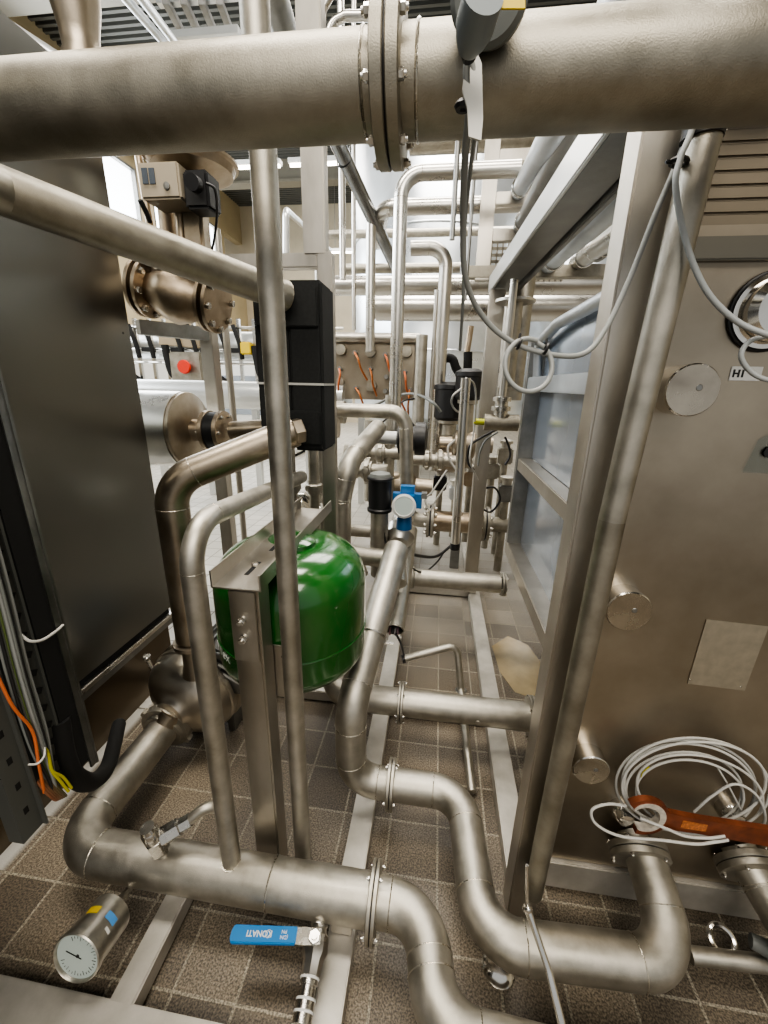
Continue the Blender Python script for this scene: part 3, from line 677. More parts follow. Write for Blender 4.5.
# M3, M4 horizontal pipes
t = thing('cross_pipe', 'matt steel cross pipe with a flange just behind the S-bend', 'pipe', (.1, 1.08, .2))
y3 = 1.09; z3 = V(460, 709, Y=y3).z; f3 = V(401, 704, Y=y3).x; xl3 = V(332, 697, Y=y3).x
pipe(t, [(xl3-.02, y3+.25, z3+.10), (xl3-.005, y3, z3), (f3, y3, z3)], .044, [.09], PIPE)
pipe(t, [(f3, y3, z3), (V(528, 716, Y=y3).x, y3, z3)], .044, mat=PIPE)
flanges(t, (f3, y3, z3), (1, 0, 0), .044, .066, .007, 6, 0, .002, True, PIPE, hub=False)
flanges(t, (V(531, 716, Y=y3).x, y3, z3), (1, 0, 0), .044, .066, .008, 6, 0, .002, True, PIPE, hub=False)
bm = B(); q = V(478, 718, Y=y3-.037); lathe(bm, (q.x, y3-.034, z3-.004), (0, -1, 0), [(0, .010), (.012, .007), (.013, 0)], 16); obj('small_boss', bm, PIPE, t)
t = thing('cross_pipe', 'shorter matt steel cross pipe with a collar further back past the conduit', 'pipe', (.1, 1.6, .36))
y4 = 1.58; z4 = V(450, 580, Y=y4).z; 
pipe(t, [(V(396, 577, Y=y4).x, y4, z4), (V(500, 585, Y=y4).x, y4, z4)], .038, mat=PIPE)
bm = B(); q = V(412, 578, Y=y4); lathe(bm, (q.x-.012, y4, z4), (1, 0, 0), [(0, .04), (.003, .048), (.02, .048), (.024, .04)], 32); obj('collar', bm, PIPE, t)
flanges(t, (V(503, 586, Y=y4).x, y4, z4), (1, 0, 0), .032, .05, .007, 6, 0, .002, True, PIPE, hub=False)

# ------------------------------------------------------------------ heat exchanger plate assembly
PY = .74; PX0, PX1 = .285, 1.25; PZ0, PZ1 = .10, 1.43
t = thing('exchanger_head_plate', 'large brown-grey steel end plate of the heat exchanger facing the aisle', 'steel plate', (.7, PY, PZ0))
bm = B(); box(bm, PX0, PX1, PY, PY+.03, PZ0, PZ1, .002); obj('plate', bm, PLATE, t)
zt_ = V(735, 238, Y=PY).z
bm = B()
n = 13
for k in range(n):
    z = zt_+.0+k*.017; x0_ = .30+ (0 if k < 4 else (k-4)**1.6*.008)
    box(bm, x0_, PX1, PY+.012, PY+.028, z, z+.0166, .003)
obj('ribbed_hood', bm, simple('ribbed_hood_steel', (.24, .205, .155), .5, .8, noise=.1, nscale=5), t)
bm = B(); box(bm, PX0+.02, PX1, PY-.012, PY+.0, V(735, 262, Y=PY).z, zt_, .002); obj('top_strip', bm, simple('dark_strip_steel', (.20, .19, .16), .4, .9), t)
cap_l = ('polished bolt cap on the plate between the round pipe and the printed tag', 'round polished bolt cap on the steel plate left of the blank nameplate'.replace('left of', 'beside'), 'lowest polished bolt cap on the steel plate beside the cable coil')
for (px, py, r_, h_), l in zip(((677, 390, .039, .045), (622, 603, .040, .034), (586, 757, .037, .036)), cap_l):
    q = V(px, py, Y=PY-.002); t = thing('bolt_cap', l, 'bolt cap', q, 'polished bolt caps on the steel plate')
    q.y = PY
    bm = B(); lathe(bm, q, (0, -1, 0), [(0, r_*.98), (h_-.002, r_), (h_, r_-.002)], 56); obj('cap_body', bm, CHROME, t)
    bm = B(); lathe(bm, q+Vector((0, -h_, 0)), (0, -1, 0), [(0, r_*.95), (.0006, r_*.95)], 56); obj('cap_face', bm, steel('turned_face', (.36, .32, .265), (.52, .47, .39), .2, .32, 14, bump=0), t)
    bm = B(); lathe(bm, q+Vector((.008, -h_-.0006, .004)), (0, -1, 0), [(0, .005), (.0008, .004)], 12); obj('centre_mark', bm, FRAMED, t)
q = V(768, 312, Y=PY); t = thing('tie_bolt_nut', 'big polished domed nut at the edge of the plate above the printed tag', 'nut', q)
bm = B(); lathe(bm, q, (0, -1, 0), [(0, .052), (.008, .052), (.009, .046), (.028, .045), (.036, .036), (.04, 0)], 48); obj('nut_body', bm, CHROME, t)
bm = B(); torus(bm, q+Vector((0, -.003, 0)), (0, 1, 0), .054, .003, 48, 8); obj('washer', bm, BLACK, t)
q = V(745, 374, Y=PY); t = thing('printed_tag', 'white printed tag on the steel plate below the domed nut', 'label', q)
bm = B(); box(bm, q.x-.022, q.x+.023, PY-.0015, PY-.0002, q.z-.010, q.z+.011, .0005); obj('tag_plate', bm, WHITE, t)
text('H1', .0150, (q.x-.0100, PY-.0018, q.z), (1, 0, 0), (0, 0, 1), INK, t, bold=.0006)
c4 = [V(x_, y_, Y=PY) for x_, y_ in ((687, 683), (744, 690), (768, 626), (706, 619))]
bm = B(); q = c4[0]; prism(bm, [((p_-q).x, (p_-q).z) for p_ in c4], (q.x, PY-.002, q.z), (1, 0, 0), (0, 0, 1), (0, 1, 0), .0015)
t = thing('blank_nameplate', 'blank rectangular metal nameplate riveted to the steel plate', 'nameplate', c4[0]); obj('nameplate_sheet', bm, PLATEP, t, smooth=0)
for x_, y_ in ((690, 680), (741, 687)):
    q = V(x_, y_, Y=PY-.002); bm = B(); lathe(bm, q, (0, -1, 0), [(0, .0022), (.001, .0015)], 10); obj('rivet', bm, BOLT, t)
q = V(768, 452, Y=PY); t = thing('clear_guard_plate', 'small clear plastic plate with a black spot on the steel plate', 'plate', q)
bm = B(); prism(bm, [(-.03, -.035), (.05, -.035), (.05, .03), (-.005, .03), (-.02, .02)], (q.x, PY-.003, q.z), (1, 0, 0), (0, 0, 1), (0, 1, 0), .002); obj('acrylic_sheet', bm, GLASS, t, smooth=0)
bm = B(); lathe(bm, (q.x-.0, PY-.003, q.z), (0, -1, 0), [(0, .009), (.002, .009)], 20); obj('black_spot', bm, BLACK, t)
# post and round pipe
bm = B(); box(bm, .230, .292, .655, .712, .0, 2.2, .003)
obj('frame_post', bm, FRAME, None, 'tall square steel post at the corner of the heat exchanger', 'post')
t = thing('round_upright_pipe', 'round grey pipe standing in front of the square corner post', 'pipe', (.288, .617, .13))
pipe(t, [V(533, 893, Y=.617), V(612, 520, Y=.617)], .0185, mat=PIPE2)
pipe(t, [V(612, 520, Y=.617), V(706, 128, Y=.617), V(725, 40, Y=.617)], .0185, mat=PIPE)
q = V(704, 127, Y=.617); bm = B(); cyl(bm, q-Vector((0, 0, .012)), q+Vector((0, 0, .012)), .0215, 24); obj('rubber_sleeve', bm, BLACK, t)
# exchanger side frame
t = thing('side_frame', 'steel side frame of the heat exchanger with pale sheet panels', 'frame', (.3, 1.1, .5))
zl = V(525, 590, X=.31).z
def fb(n_, a, b, w, h, m=FRAME):
    bm = B(); beam(bm, a, b, w, h); return obj(n_, bm, m, t)
zA = .585; zB = .925; zC = 1.21
y_far = V(505, 545, X=.30).y
fb('lower_rail', (.33, .775, zA), (.33, y_far, zA), .06, .05); fb('middle_rail', (.33, .775, zB), (.33, y_far, zB), .05, .045); fb('upper_rail', (.33, .775, zC), (.33, y_far, zC), .05, .045, GALV)
bm = B(); box(bm, .302, .36, y_far-.03, y_far+.01, zA, zC+.15, .003); obj('corner_upright', bm, FRAMED, t)
for (z_a, z_b), l in zip(((.61, .90), (.95, 1.185), (1.235, 1.40)), (1, 2, 3)):
    bm = B(); box(bm, .352, .358, .776, y_far-.01, z_a, z_b); obj('sheet_panel', bm, PANELB if l else FRAMED, t)
bm = B(); sweep(bm, [(.335, y_far-.03, zC+.02), (.325, y_far-.02, zC+.13), (.325, y_far-.25, zC+.165), (.33, .9, zC+.17)], .016, [.05, .05], 16); obj('bent_handle', bm, GALV, t)
# lower end flanges behind: plate pack
bm = B()
for k in range(34): box(bm, .38, .9, .80+k*.021, .80+k*.021+.012, .575, 1.38)
obj('plate_pack', bm, FRAMED, t, smooth=0)

# unions, domes, pipe at plate foot
q = V(750, 866, Y=PY-.03); t = thing('outlet_pipe', 'steel pipe with a round bolted coupling leaving the plate at the picture edge'.replace(' at the picture edge', ' beside the wrench handle'), 'pipe', q)
pipe(t, [(q.x-.01, PY-.0, q.z+.015), (q.x+.005, PY-.06, q.z-.015), (q.x+.03, PY-.22, q.z-.06)], .034, [.05], PIPE)
flanges(t, (q.x-.005, PY-.03, q.z), (0.05, -1, -.3), .036, .060, .013, 5, .05, .002, True, PIPE, hub=False)
for px, py, l in ((620, 806, 'dark domed fitting on the plate above the pipe flange'), (727, 806, 'polished domed nut behind the wrench handle')):
    q = V(px, py, Y=PY); bm = B(); lathe(bm, (q.x, PY, q.z), (0, -1, 0), [(0, .026), (.01, .026), (.02, .024), (.035, .016), (.04, 0)], 28); obj('domed_nut', bm, CHROME, None, l, 'nut')
# white cable coil
def loop(cx_, cy_, rx, ry, tilt, y, n=22, a0=0, a1=2*pi, w=0.0):
    out = []
    for k in range(n+1):
        a = a0+(a1-a0)*k/n; ca, sa = cos(a)*rx, sin(a)*ry
        ct, st_ = cos(tilt), sin(tilt)
        out.append(V(cx_+ca*ct-sa*st_, cy_+ca*st_+sa*ct, Y=y+w*sin(2*a+.7)))
    return out
t = thing('cable_coil', 'tangled coil of thin white cable hanging on the steel plate', 'cable coil', V(690, 800, Y=.72))
for i, (cx_, cy_, rx, ry, tl_, y_) in enumerate(((686, 786, 70, 46, .05, .712), (690, 788, 66, 44, .12, .705), (696, 786, 74, 48, .08, .700), (684, 790, 58, 38, .0, .708), (700, 792, 64, 36, .2, .697), (694, 784, 72, 42, -.06, .692), (690, 794, 54, 34, .1, .703))):
    cable('cable_strand', loop(cx_, cy_, rx, ry, tl_, y_, w=.006), .0026, WHITEC, parent=t, n=5)
cable('cable_strand', VP([(694, 812, .69), (712, 796, .69), (735, 784, .69), (757, 796, .69), (765, 820, .695), (752, 836, .70)]), .0026, WHITEC, parent=t)
cable('cable_strand', VP([(716, 765, .70), (728, 785, .70), (742, 812, .705)]), .0018, WHITEC, parent=t)
cable('cable_strand', VP([(626, 806, .66), (608, 804, .65), (592, 810, .645), (596, 824, .64), (620, 836, .635), (660, 840, .63), (695, 844, .63), (715, 842, .635), (728, 840, .64)]), .0028, WHITEC, parent=t)
cable('cable_strand', VP([(640, 818, .65), (665, 828, .64), (685, 836, .64), (708, 838, .64), (725, 836, .64)]), .0028, WHITEC, parent=t)
cable('bare_core', VP([(641, 777, .70), (643, 772, .695), (649, 767, .69)]), .0012, YELLOW, parent=t)
# wrench
wp0 = V(631, 810, Y=.655); wp1 = V(775, 834, Y=.665); wu = (wp1-wp0).normalized(); wn = Vector((0, -1, 0)); wn = (wn-wu*wn.dot(wu)).normalized(); ww = wn.cross(wu).normalized()
if ww.z < 0: ww = -ww
t = thing('open_end_wrench', 'rusty brown open-end wrench hanging over the cable coil', 'wrench', wp0)
c_o = wp0+wu*.022
R_o = .046
outer = []
for k in range(13): a = radians(143-k*115/12); outer.append((R_o*cos(a), R_o*sin(a)))
outer += [(.066, .020), (.10, .0185), (.30, .022), (.30, -.022), (.10, -.0185), (.066, -.020)]
for k in range(9): a = radians(-28-k*70/8); outer.append((R_o*cos(a), R_o*sin(a)))
inner = []
for k in range(17): a = radians(-100+k*246/16); inner.append((.029*cos(a)-.001, .0305*sin(a)))
bm = B(); prism(bm, outer+inner, c_o, wu, ww, wn, .012); obj('wrench_body', bm, RUST, t, smooth=40)
bm = B(); rows = []
for k in range(25):
    a = radians(-104+k*254/24); th_ = .002+.0095*sin(pi*k/24)**.6
    d_ = wu*cos(a)+ww*sin(a)*1.05; p_ = c_o-wu*.001
    rows.append([bm.verts.new(p_+d_*.0275+wn*-.001), bm.verts.new(p_+d_*(.0275+th_)+wn*-.001), bm.verts.new(p_+d_*(.0275+th_)+wn*.0135), bm.verts.new(p_+d_*.0275+wn*.0135)])
for r_a, r_b in zip(rows, rows[1:]):
    for q in range(4): bm.faces.new((r_a[q], r_a[(q+1) % 4], r_b[(q+1) % 4], r_b[q]))
bm.faces.new(rows[0]); bm.faces.new(rows[-1][::-1])
obj('worn_jaw_edge', bm, JAW, t, 'pale worn jaw edge', smooth=40)
bm = B(); prism(bm, [(.070, -.010), (.118, -.009), (.116, .009), (.069, .010)], c_o+wn*.0119, wu, ww, wn, .0006); obj('worn_patch', bm, RUSTL, t, smooth=0)
# small tube and black fitting low by the M2 end
t = thing('low_tube', 'low horizontal tube with an oval clamp under the heat exchanger plate', 'tube', V(740, 960, Y=.64))
pipe(t, [V(690, 955, Y=.62), V(800, 968, Y=.62)], .016, mat=PIPE)
q = V(722, 940, Y=.66); bm = B(); torus(bm, q, (0, -.6, 1), .024, .006, 28, 8); obj('oval_clamp', bm, CHROME, t)
bm = B(); q = V(750, 940, Y=.64); lathe(bm, q, (1, -.4, 0), [(0, .0), (.001, .014), (.05, .018), (.09, .018)], 20); obj('end_plug', bm, GREYP, t)
t = thing('ring_foot', 'polished round floor foot half hidden behind the S-bend pipe', 'foot', V(500, 970, Z=0))
q = V(498, 968, Z=.0); bm = B(); lathe(bm, q, (0, 0, 1), [(0, .034), (.004, .035), (.008, .028), (.03, .012), (.07, .011)], 28); obj('foot_disc', bm, CHROME, t)

# ------------------------------------------------------------------ steel cabinet along the aisle
t = thing('steel_cabinet', 'tall brushed stainless cabinet with a smooth side panel beside the pump', 'cabinet', (-1.4, .9, 0))
CX = -1.05
bm = B(); box(bm, -2.0, CX, -.6, 1.362, .30, 2.0, .004); obj('side_panel', bm, BRUSH, t)
bm = B(); box(bm, -1.98, CX-.012, -.58, 1.35, .275, .30); obj('shadow_gap', bm, BLACKM, t)
bm = B(); box(bm, -2.0, CX+.004, -.6, 1.362, .255, .275, .003); obj('bottom_trim', bm, PIPEB, t)
bm = B(); box(bm, -1.99, CX-.004, -.58, 1.355, .225, .255, .002); obj('lower_trim', bm, FRAMED, t)
bm = B(); box(bm, -1.95, CX-.02, -.55, 1.34, .0, .225); obj('plinth', bm, simple('plinth_brown_steel', (.13, .105, .075), .3, .85), t)
q = V(123, 333, X=CX); bm = B(); lathe(bm, (CX-.001, q.y, q.z), (1, 0, 0), [(0, .004), (.002, .004)], 12); obj('panel_plug', bm, BLACKM, t)

# open electrical cabinet hanging close to the aisle
DX = -.60
def D(px, py, dx=0): return V(px, py, X=DX+dx)
t = thing('open_control_cabinet', 'dark open control cabinet full of loose wires near the brushed cabinet', 'control cabinet', (DX-.1, .3, .5))
bm = B(); box(bm, DX-.30, DX-.06, -.3, .505, .52, 1.40); obj('back_panel', bm, simple('cabinet_interior', (.02, .02, .019), .6), t)
bm = B(); box(bm, DX-.06, DX+.004, .507, .511, .51, 1.40); box(bm, DX-.002, DX+.002, .497, .508, .51, 1.40); obj('door_edge', bm, FRAMED, t, smooth=0)
bm = B(); prism(bm, [(.466, .53), (.500, .53), (.500, 1.40), (.466, 1.40)], (DX-.03, 0, 0), (0, 1, 0), (0, 0, 1), (1, 0, 0), .03); obj('black_duct', bm, BLACKM, t, smooth=0)
bm = B(); box(bm, DX-.05, DX-.006, .434, .462, .53, 1.40); box(bm, DX-.05, DX-.001, .460, .464, .53, 1.40); dk = obj('slotted_wire_duct', bm, simple('dark_duct_grey', (.075, .078, .072), .55), t)
for k in range(24):
    z = .56+k*.034; bm = B(); beam(bm, (DX-.005, .437, z), (DX-.005, .456, z-.010), .002, .010, (0, 0, 1), 0); obj('duct_slot', bm, BLACKM, dk)
bm = B(); box(bm, DX-.03, DX-.004, .370, .404, .50, 1.40); box(bm, DX-.03, DX+.004, .402, .405, .50, 1.40); rl = obj('mounting_rail', bm, simple('rail_grey', (.13, .135, .125), .5, .5), t, smooth=0)
for k in range(18):
    z = .545+k*.05; bm = B(); box(bm, DX-.0045, DX-.0035, .383, .390, z, z+.012); obj('rail_slot', bm, BLACKM, rl)
# wires
wt = thing('wire_bundle', 'bundle of grey, orange and yellow wires hanging in the open control cabinet', 'wires', D(30, 780))
GRN = simple('green_wire', (.16, .22, .07), .5); WG2 = simple('pale_grey_wire', (.30, .31, .30), .5)
cols = [WIREG, WG2, WIREG, GRN, WG2, WIREG, WG2, GRN, WIREG, WG2, BLACK, YELLOW, YELLOW, ORANGE, WG2, WIREG, BLACK]
for k, m in enumerate(cols):
    y0_ = .409+.0032*(k % 10); dx_ = .002+.005*(k//10)
    if k in (11, 12): pth = [(DX+.004, .425, .66), (DX+.010, .428, .625), (DX+.012, .425, .59), (DX+.012, .432+.006*(k-11), .56), (DX+.012, .440+.006*(k-11), .525)]
    elif k == 13: pth = [(DX+.006, .398, .80), (DX+.010, .402, .74), (DX+.012, .415, .68), (DX+.012, .410, .62), (DX+.006, .410, .56)]
    else: pth = [(DX+dx_, y0_+.012, 1.35), (DX+dx_+.003*random.random(), y0_+.008, .95), (DX+dx_+.004, y0_+.002*random.random(), .78), (DX+dx_+.002, y0_+.002, .66), (DX+dx_+.002, y0_*.5+.214, .58), (DX+dx_, y0_*.4+.258, .53+.02*random.random())]
    cable('wire', pth, .0022, m, parent=wt, n=6)
for k in range(6):
    cable('copper_wire', [(DX+.002, .408+.003*k, .585), (DX+.008, .412+.003*k, .555), (DX+.006, .424+.003*k, .525-.002*k), (DX-.008, .44, .53)], .0022, simple('copper_wire_%d' % k, (.30-.03*k, .13, .07), .45, .3), parent=wt, n=5)
cable('cable_strap', [D(21, 635, .0), D(30, 641, .01), D(42, 640, .012), D(55, 632, .010), D(63, 625, .006)], .0022, WHITEC, 'thin white cable strap across the black duct of the control cabinet', 'cable strap')
cable('cable_strap', [(DX+.004, .402, .628), (DX+.014, .408, .625), (DX+.016, .418, .63), (DX+.008, .428, .638)], .0016, WHITEC, 'thin white strap tying the hanging wire bundle', 'cable strap')
cable('black_hose', [D(58, 720, -.01), D(64, 755, -.01), D(74, 776, -.015), D(92, 782, -.05), D(107, 768, -.11), D(114, 745, -.17), V(119, 724, X=-.82)], .017, BLACKM, 'thick black hose looping out below the open control cabinet', 'hose')

# ------------------------------------------------------------------ horizontal steel vessel behind the cabinet
VY = 1.60
c0 = V(194, 430, Y=VY); vz = c0.z
t = thing('horizontal_vessel', 'shiny horizontal steel vessel with a flanged nozzle behind the brushed cabinet', 'vessel', (c0.x-.5, VY, vz-.16))
bm = B(); lathe(bm, (c0.x-1.9, VY, vz), (1, 0, 0), [(0, .155), (1.87, .155)], 56); obj('vessel_shell', bm, PIPEB, t)
bm = B(); lathe(bm, (c0.x-.03, VY, vz), (1, 0, 0), [(0, .150), (.004, .153), (.016, .153), (.02, .148), (.03, .06), (.034, .045), (.14, .042)], 56); obj('vessel_end', bm, PIPEW, t)
flanges(t, (c0.x+.10, VY, vz), (1, 0, 0), .042, .082, .018, 6, 0, .045, True, CAST, hub=False)
bm = B(); sweep(bm, [(c0.x+.17, VY, vz), (c0.x+.32, VY, vz+.015), (c0.x+.62, VY, vz+.03)], .04, seg=24); obj('outlet_pipe', bm, PIPEW, t)
# long pale pipes in the hall beyond
yy = 2.6
for (px0, py0), (px1, py1), r_, y_, l in (((60, 425), (345, 398), .10, 3.0, 'long pale foil-clad pipe crossing behind the vertical bracket posts'), ((120, 350), (350, 348), .14, 4.2, 'grey horizontal duct in the hall above the bottle guides'),):
    q0_ = V(px0, py0, Y=y_); q1_ = V(px1, py1, Y=y_); bm = B(); cyl(bm, (q0_.x, y_, q1_.z), (q1_.x, y_, q1_.z), r_, 32); obj('clad_pipe', bm, SILVERW, None, l, 'pipe')

# ------------------------------------------------------------------ control valve up on its frame
GY = 1.5
vc = V(176, 290, Y=GY)
t = thing('control_valve', 'cast flanged control valve with cream actuator box high beside the brushed cabinet', 'valve', vc)
fA = V(147, 288, Y=GY); fB = V(213, 303, Y=GY); ax_ = (fB-fA).normalized()
bm = B(); Lx = (fB-fA).length; lathe(bm, fA, ax_, [(-.02, .05), (.03, .055), (.06, .08), (Lx/2, .098), (Lx-.06, .075), (Lx-.03, .055), (Lx+.02, .05)], 40); obj('valve_body', bm, CAST, t)
for q_ in (fA, fB):
    for s_ in (-.014, .014):
        bm = B(); disc(bm, q_+ax_*s_-ax_*.005, ax_, .098, .013); fl = obj('flange', bm, CAST, t)
    for k in range(8):
        a = 2*pi*k/8+.2; _, u_, w_ = basis(ax_); d = u_*cos(a)+w_*sin(a); bm = B(); nutm(bm, q_+d*.082+ax_*.022, ax_, .012, .014); obj('bolt', bm, BOLT, fl)
bm = B(); lathe(bm, vc+Vector((0, 0, .05)), (0, 0, 1), [(0, .07), (.05, .065), (.055, .085), (.075, .085), (.08, .045), (.11, .03), (.16, .028), (.3, .026), (.33, .04)], 32); obj('bonnet', bm, CAST, t)
for sx in (-.05, .055):
    bm = B(); q_ = vc+Vector((sx, -.02, .12)); cyl(bm, q_, q_+Vector((sx*.25, 0, .28)), .016 if sx > 0 else .012, 12); obj('yoke_column', bm, CAST, t)
bm = B(); q_ = V(197, 245, Y=GY-.02); box(bm, q_.x-.035, q_.x+.035, GY-.04, GY+.02, q_.z-.16, q_.z+.14, .01); obj('yoke', bm, PIPEW, t)
tt_ = V(186, 162, Y=GY)
bm = B(); lathe(bm, (tt_.x+.02, GY, tt_.z-.06), (0, 0, 1), [(0, .05), (.02, .08), (.03, .125), (.05, .135), (.055, .145), (.062, .145), (.067, .13), (.10, .10), (.14, .05), (.2, .03)], 48); obj('diaphragm_housing', bm, CAST, t)
A = [V(136, 162, Y=GY-.14), V(181, 198, Y=GY-.14)]
bm = B(); box(bm, A[0].x, A[1].x, GY-.14, GY-.03, A[1].z, A[0].z, .006); ab = obj('actuator_box', bm, CREAM, t)
for (x_, y_) in ((145, 176), (152, 176)):
    q_ = V(x_, y_, Y=GY-.141); bm = B(); box(bm, q_.x-.009, q_.x+.009, GY-.143, GY-.139, q_.z-.02, q_.z+.02); obj('status_window', bm, simple('window_tint_%d' % x_, (.05, .07, .10), .2), ab)
q_ = V(167, 186, Y=GY-.141); bm = B(); lathe(bm, q_, (0, -1, 0), [(0, .010), (.004, .010), (.005, .004)], 16); obj('adjust_screw', bm, FRAMED, ab)
q_ = V(197, 188, Y=GY-.12); bm = B(); box(bm, q_.x-.04, q_.x+.04, GY-.13, GY-.05, q_.z-.055, q_.z+.045, .008); cyl(bm, q_+Vector((.01, -.02, 0)), q_+Vector((.012, -.05, -.004)), .022, 16); obj('connector_block', bm, BLACK, t)
cable('actuator_lead', [V(206, 183, Y=GY-.15), V(215, 190, Y=GY-.14), V(217, 215, Y=GY-.1), V(214, 240, Y=GY-.05), V(210, 258, Y=GY)], .004, BLACK, parent=t)
cable('actuator_lead', [V(140, 200, Y=GY-.12), V(146, 212, Y=GY-.1), V(150, 222, Y=GY-.08)], .008, BLACK, parent=t)
# valve support frame
t = thing('valve_stand', 'pale square-tube stand carrying the control valve beside the cabinet', 'frame', (-.9, 1.7, 0))
def pb(par, n_, p0, p1, y_, w_, h_, m=FRAME, y2=None):
    a_ = V(*p0, Y=y_); b_ = V(*p1, Y=y2 or y_); bm = B(); beam(bm, a_, b_, w_, h_, (0, 0, 1) if abs((b_-a_).normalized().z) < .8 else (0, 1, 0)); return obj(n_, bm, m, par)
a_ = V(138, 327, Y=1.62); b_ = V(208, 334, Y=1.86); bm = B(); beam(bm, a_, (b_.x, 1.86, a_.z), .05, .055); obj('cross_rail', bm, FRAMED, t)
q_ = V(214, 400, Y=1.86); bm = B(); box(bm, q_.x-.03, q_.x+.03, 1.84, 1.90, 0, a_.z+.029, .003); obj('leg', bm, FRAME, t)
q_ = V(232, 400, Y=2.0); bm = B(); cyl(bm, (q_.x, 2.0, 0), (q_.x, 2.0, 1.85), .016, 16); obj('brace_tube', bm, FRAME, t)
q_ = V(165, 340, Y=1.86); bm = B(); box(bm, -1.60, -1.54, 1.84, 1.90, 0, a_.z+.029, .003); obj('leg', bm, FRAME, t)

# ------------------------------------------------------------------ bottling conveyor far in the hall
KY = 4.0
t = thing('bottling_conveyor', 'bright bottling conveyor with black guides far in the hall behind the brushed cabinet', 'conveyor', (-3.4, KY, 0))
kx0, kx1 = V(110, 380, Y=KY).x-.5, V(345, 380, Y=KY).x
kz = V(250, 392, Y=KY).z
bm = B(); box(bm, kx0, kx1, KY-.05, KY+.35, kz-.14, kz+.06, .01); obj('conveyor_bed', bm, SILVERW, t)
for k, dz in enumerate((.26, .38, .58)):
    bm = B(); cyl(bm, (kx0, KY-.06, kz+dz), (kx1, KY-.06, kz+dz), .012, 8); obj('guide_rail', bm, PIPEB, t)
n_ = 18
for k in range(n_):
    x_ = kx0+.3+(kx1-kx0-.4)*k/(n_-1)
    bm = B(); box(bm, x_-.014, x_+.014, KY-.06, KY-.03, kz+.05, kz+.66); obj('guide_post', bm, PIPEB, t)
    bm = B()
    if k % 3 == 0: sweep(bm, smooth_path([(x_+.02, KY-.1, kz+.42), (x_+.03, KY-.1, kz+.3), (x_+.06, KY-.1, kz+.16), (x_+.16, KY-.1, kz+.08)], 5), .035, seg=8)
    else: sweep(bm, smooth_path([(x_-.03, KY-.1, kz+.6), (x_+.02, KY-.1, kz+.44), (x_+.04, KY-.1, kz+.3)], 5), .022, seg=8)
    obj('black_guide', bm, BLACKM, t)
    if k % 2:
        bm = B(); box(bm, x_-.08, x_+.03, KY-.1, KY-.04, kz+.36, kz+.40); obj('black_clamp', bm, BLACKM, t)
for k in range(7):
    x_ = kx0+.4+k*.55; bm = B(); box(bm, x_-.03, x_+.03, KY, KY+.06, 0, kz-.1); obj('conveyor_leg', bm, SILVERW, t)
q_ = V(187, 367, Y=KY-.3); t = thing('emergency_stop', 'grey switch box with a red emergency button on the conveyor', 'switch box', q_)
bm = B(); box(bm, q_.x-.17, q_.x+.14, KY-.3, KY-.08, q_.z-.17, q_.z+.13, .01); obj('switch_box', bm, PIPE2, t)
bm = B(); lathe(bm, (q_.x, KY-.3, q_.z), (0, -1, 0), [(0, .04), (.03, .045), (.04, .062), (.06, .058), (.065, 0)], 20); obj('red_button', bm, RED, t)
q_ = V(195, 350, Y=KY-.3)
bm = B(); beam(bm, V(160, 338, Y=3.93), V(200, 342, Y=3.93), .05, .12); obj('cardboard_sheet', bm, CARD, None, 'tan cardboard sheet lying on the conveyor guides', 'cardboard')
q_ = V(247, 349, Y=3.9); bm = B(); box(bm, q_.x-.05, q_.x+.05, 3.86, 3.94, q_.z-.05, q_.z+.06, .01); obj('yellow_switch', bm, YELST, None, 'small yellow switch on the conveyor guides', 'switch')
# pale machine housings in the hall
for i, (x0_, x1_, y0_, y1_, z_, l) in enumerate(((-5.6, -4.2, 5.2, 6.6, 1.9, 'pale machine housing far down the hall behind the conveyor'), (-3.6, -2.3, 6.4, 7.4, 1.5, 'low white machine cabinet beyond the bottling conveyor'), (-5.8, -4.8, 2.2, 3.4, 1.6, 'white machine cabinet by the windowed wall'))):
    bm = B(); box(bm, x0_, x1_, y0_, y1_, .05, z_, .03); t = thing('machine_housing', l, 'machine', ((x0_+x1_)/2, y0_, 0)); obj('housing', bm, WHITE, t)
    bm = B(); box(bm, x0_+.1, x1_-.1, y0_-.01, y0_+.01, z_*.45, z_*.85); obj('window_panel', bm, PANELB, t)
    bm = B(); box(bm, x0_+.05, x1_-.05, y0_+.02, y1_-.05, 0, .06); obj('plinth', bm, BLACKM, t)
# guard handrail at upper left of the hall
bm = B(); t = thing('guard_rail', 'bent white guard rail on the platform behind the wide upright post', 'rail', V(285, 250, Y=3.2))
bm = B(); sweep(bm, [V(286, 262, Y=3.2), V(286, 210, Y=3.2), V(306, 228, Y=4.2), V(330, 250, Y=5.2)], .022, [.06, .01], 12); obj('rail_tube', bm, SILVERW, t)

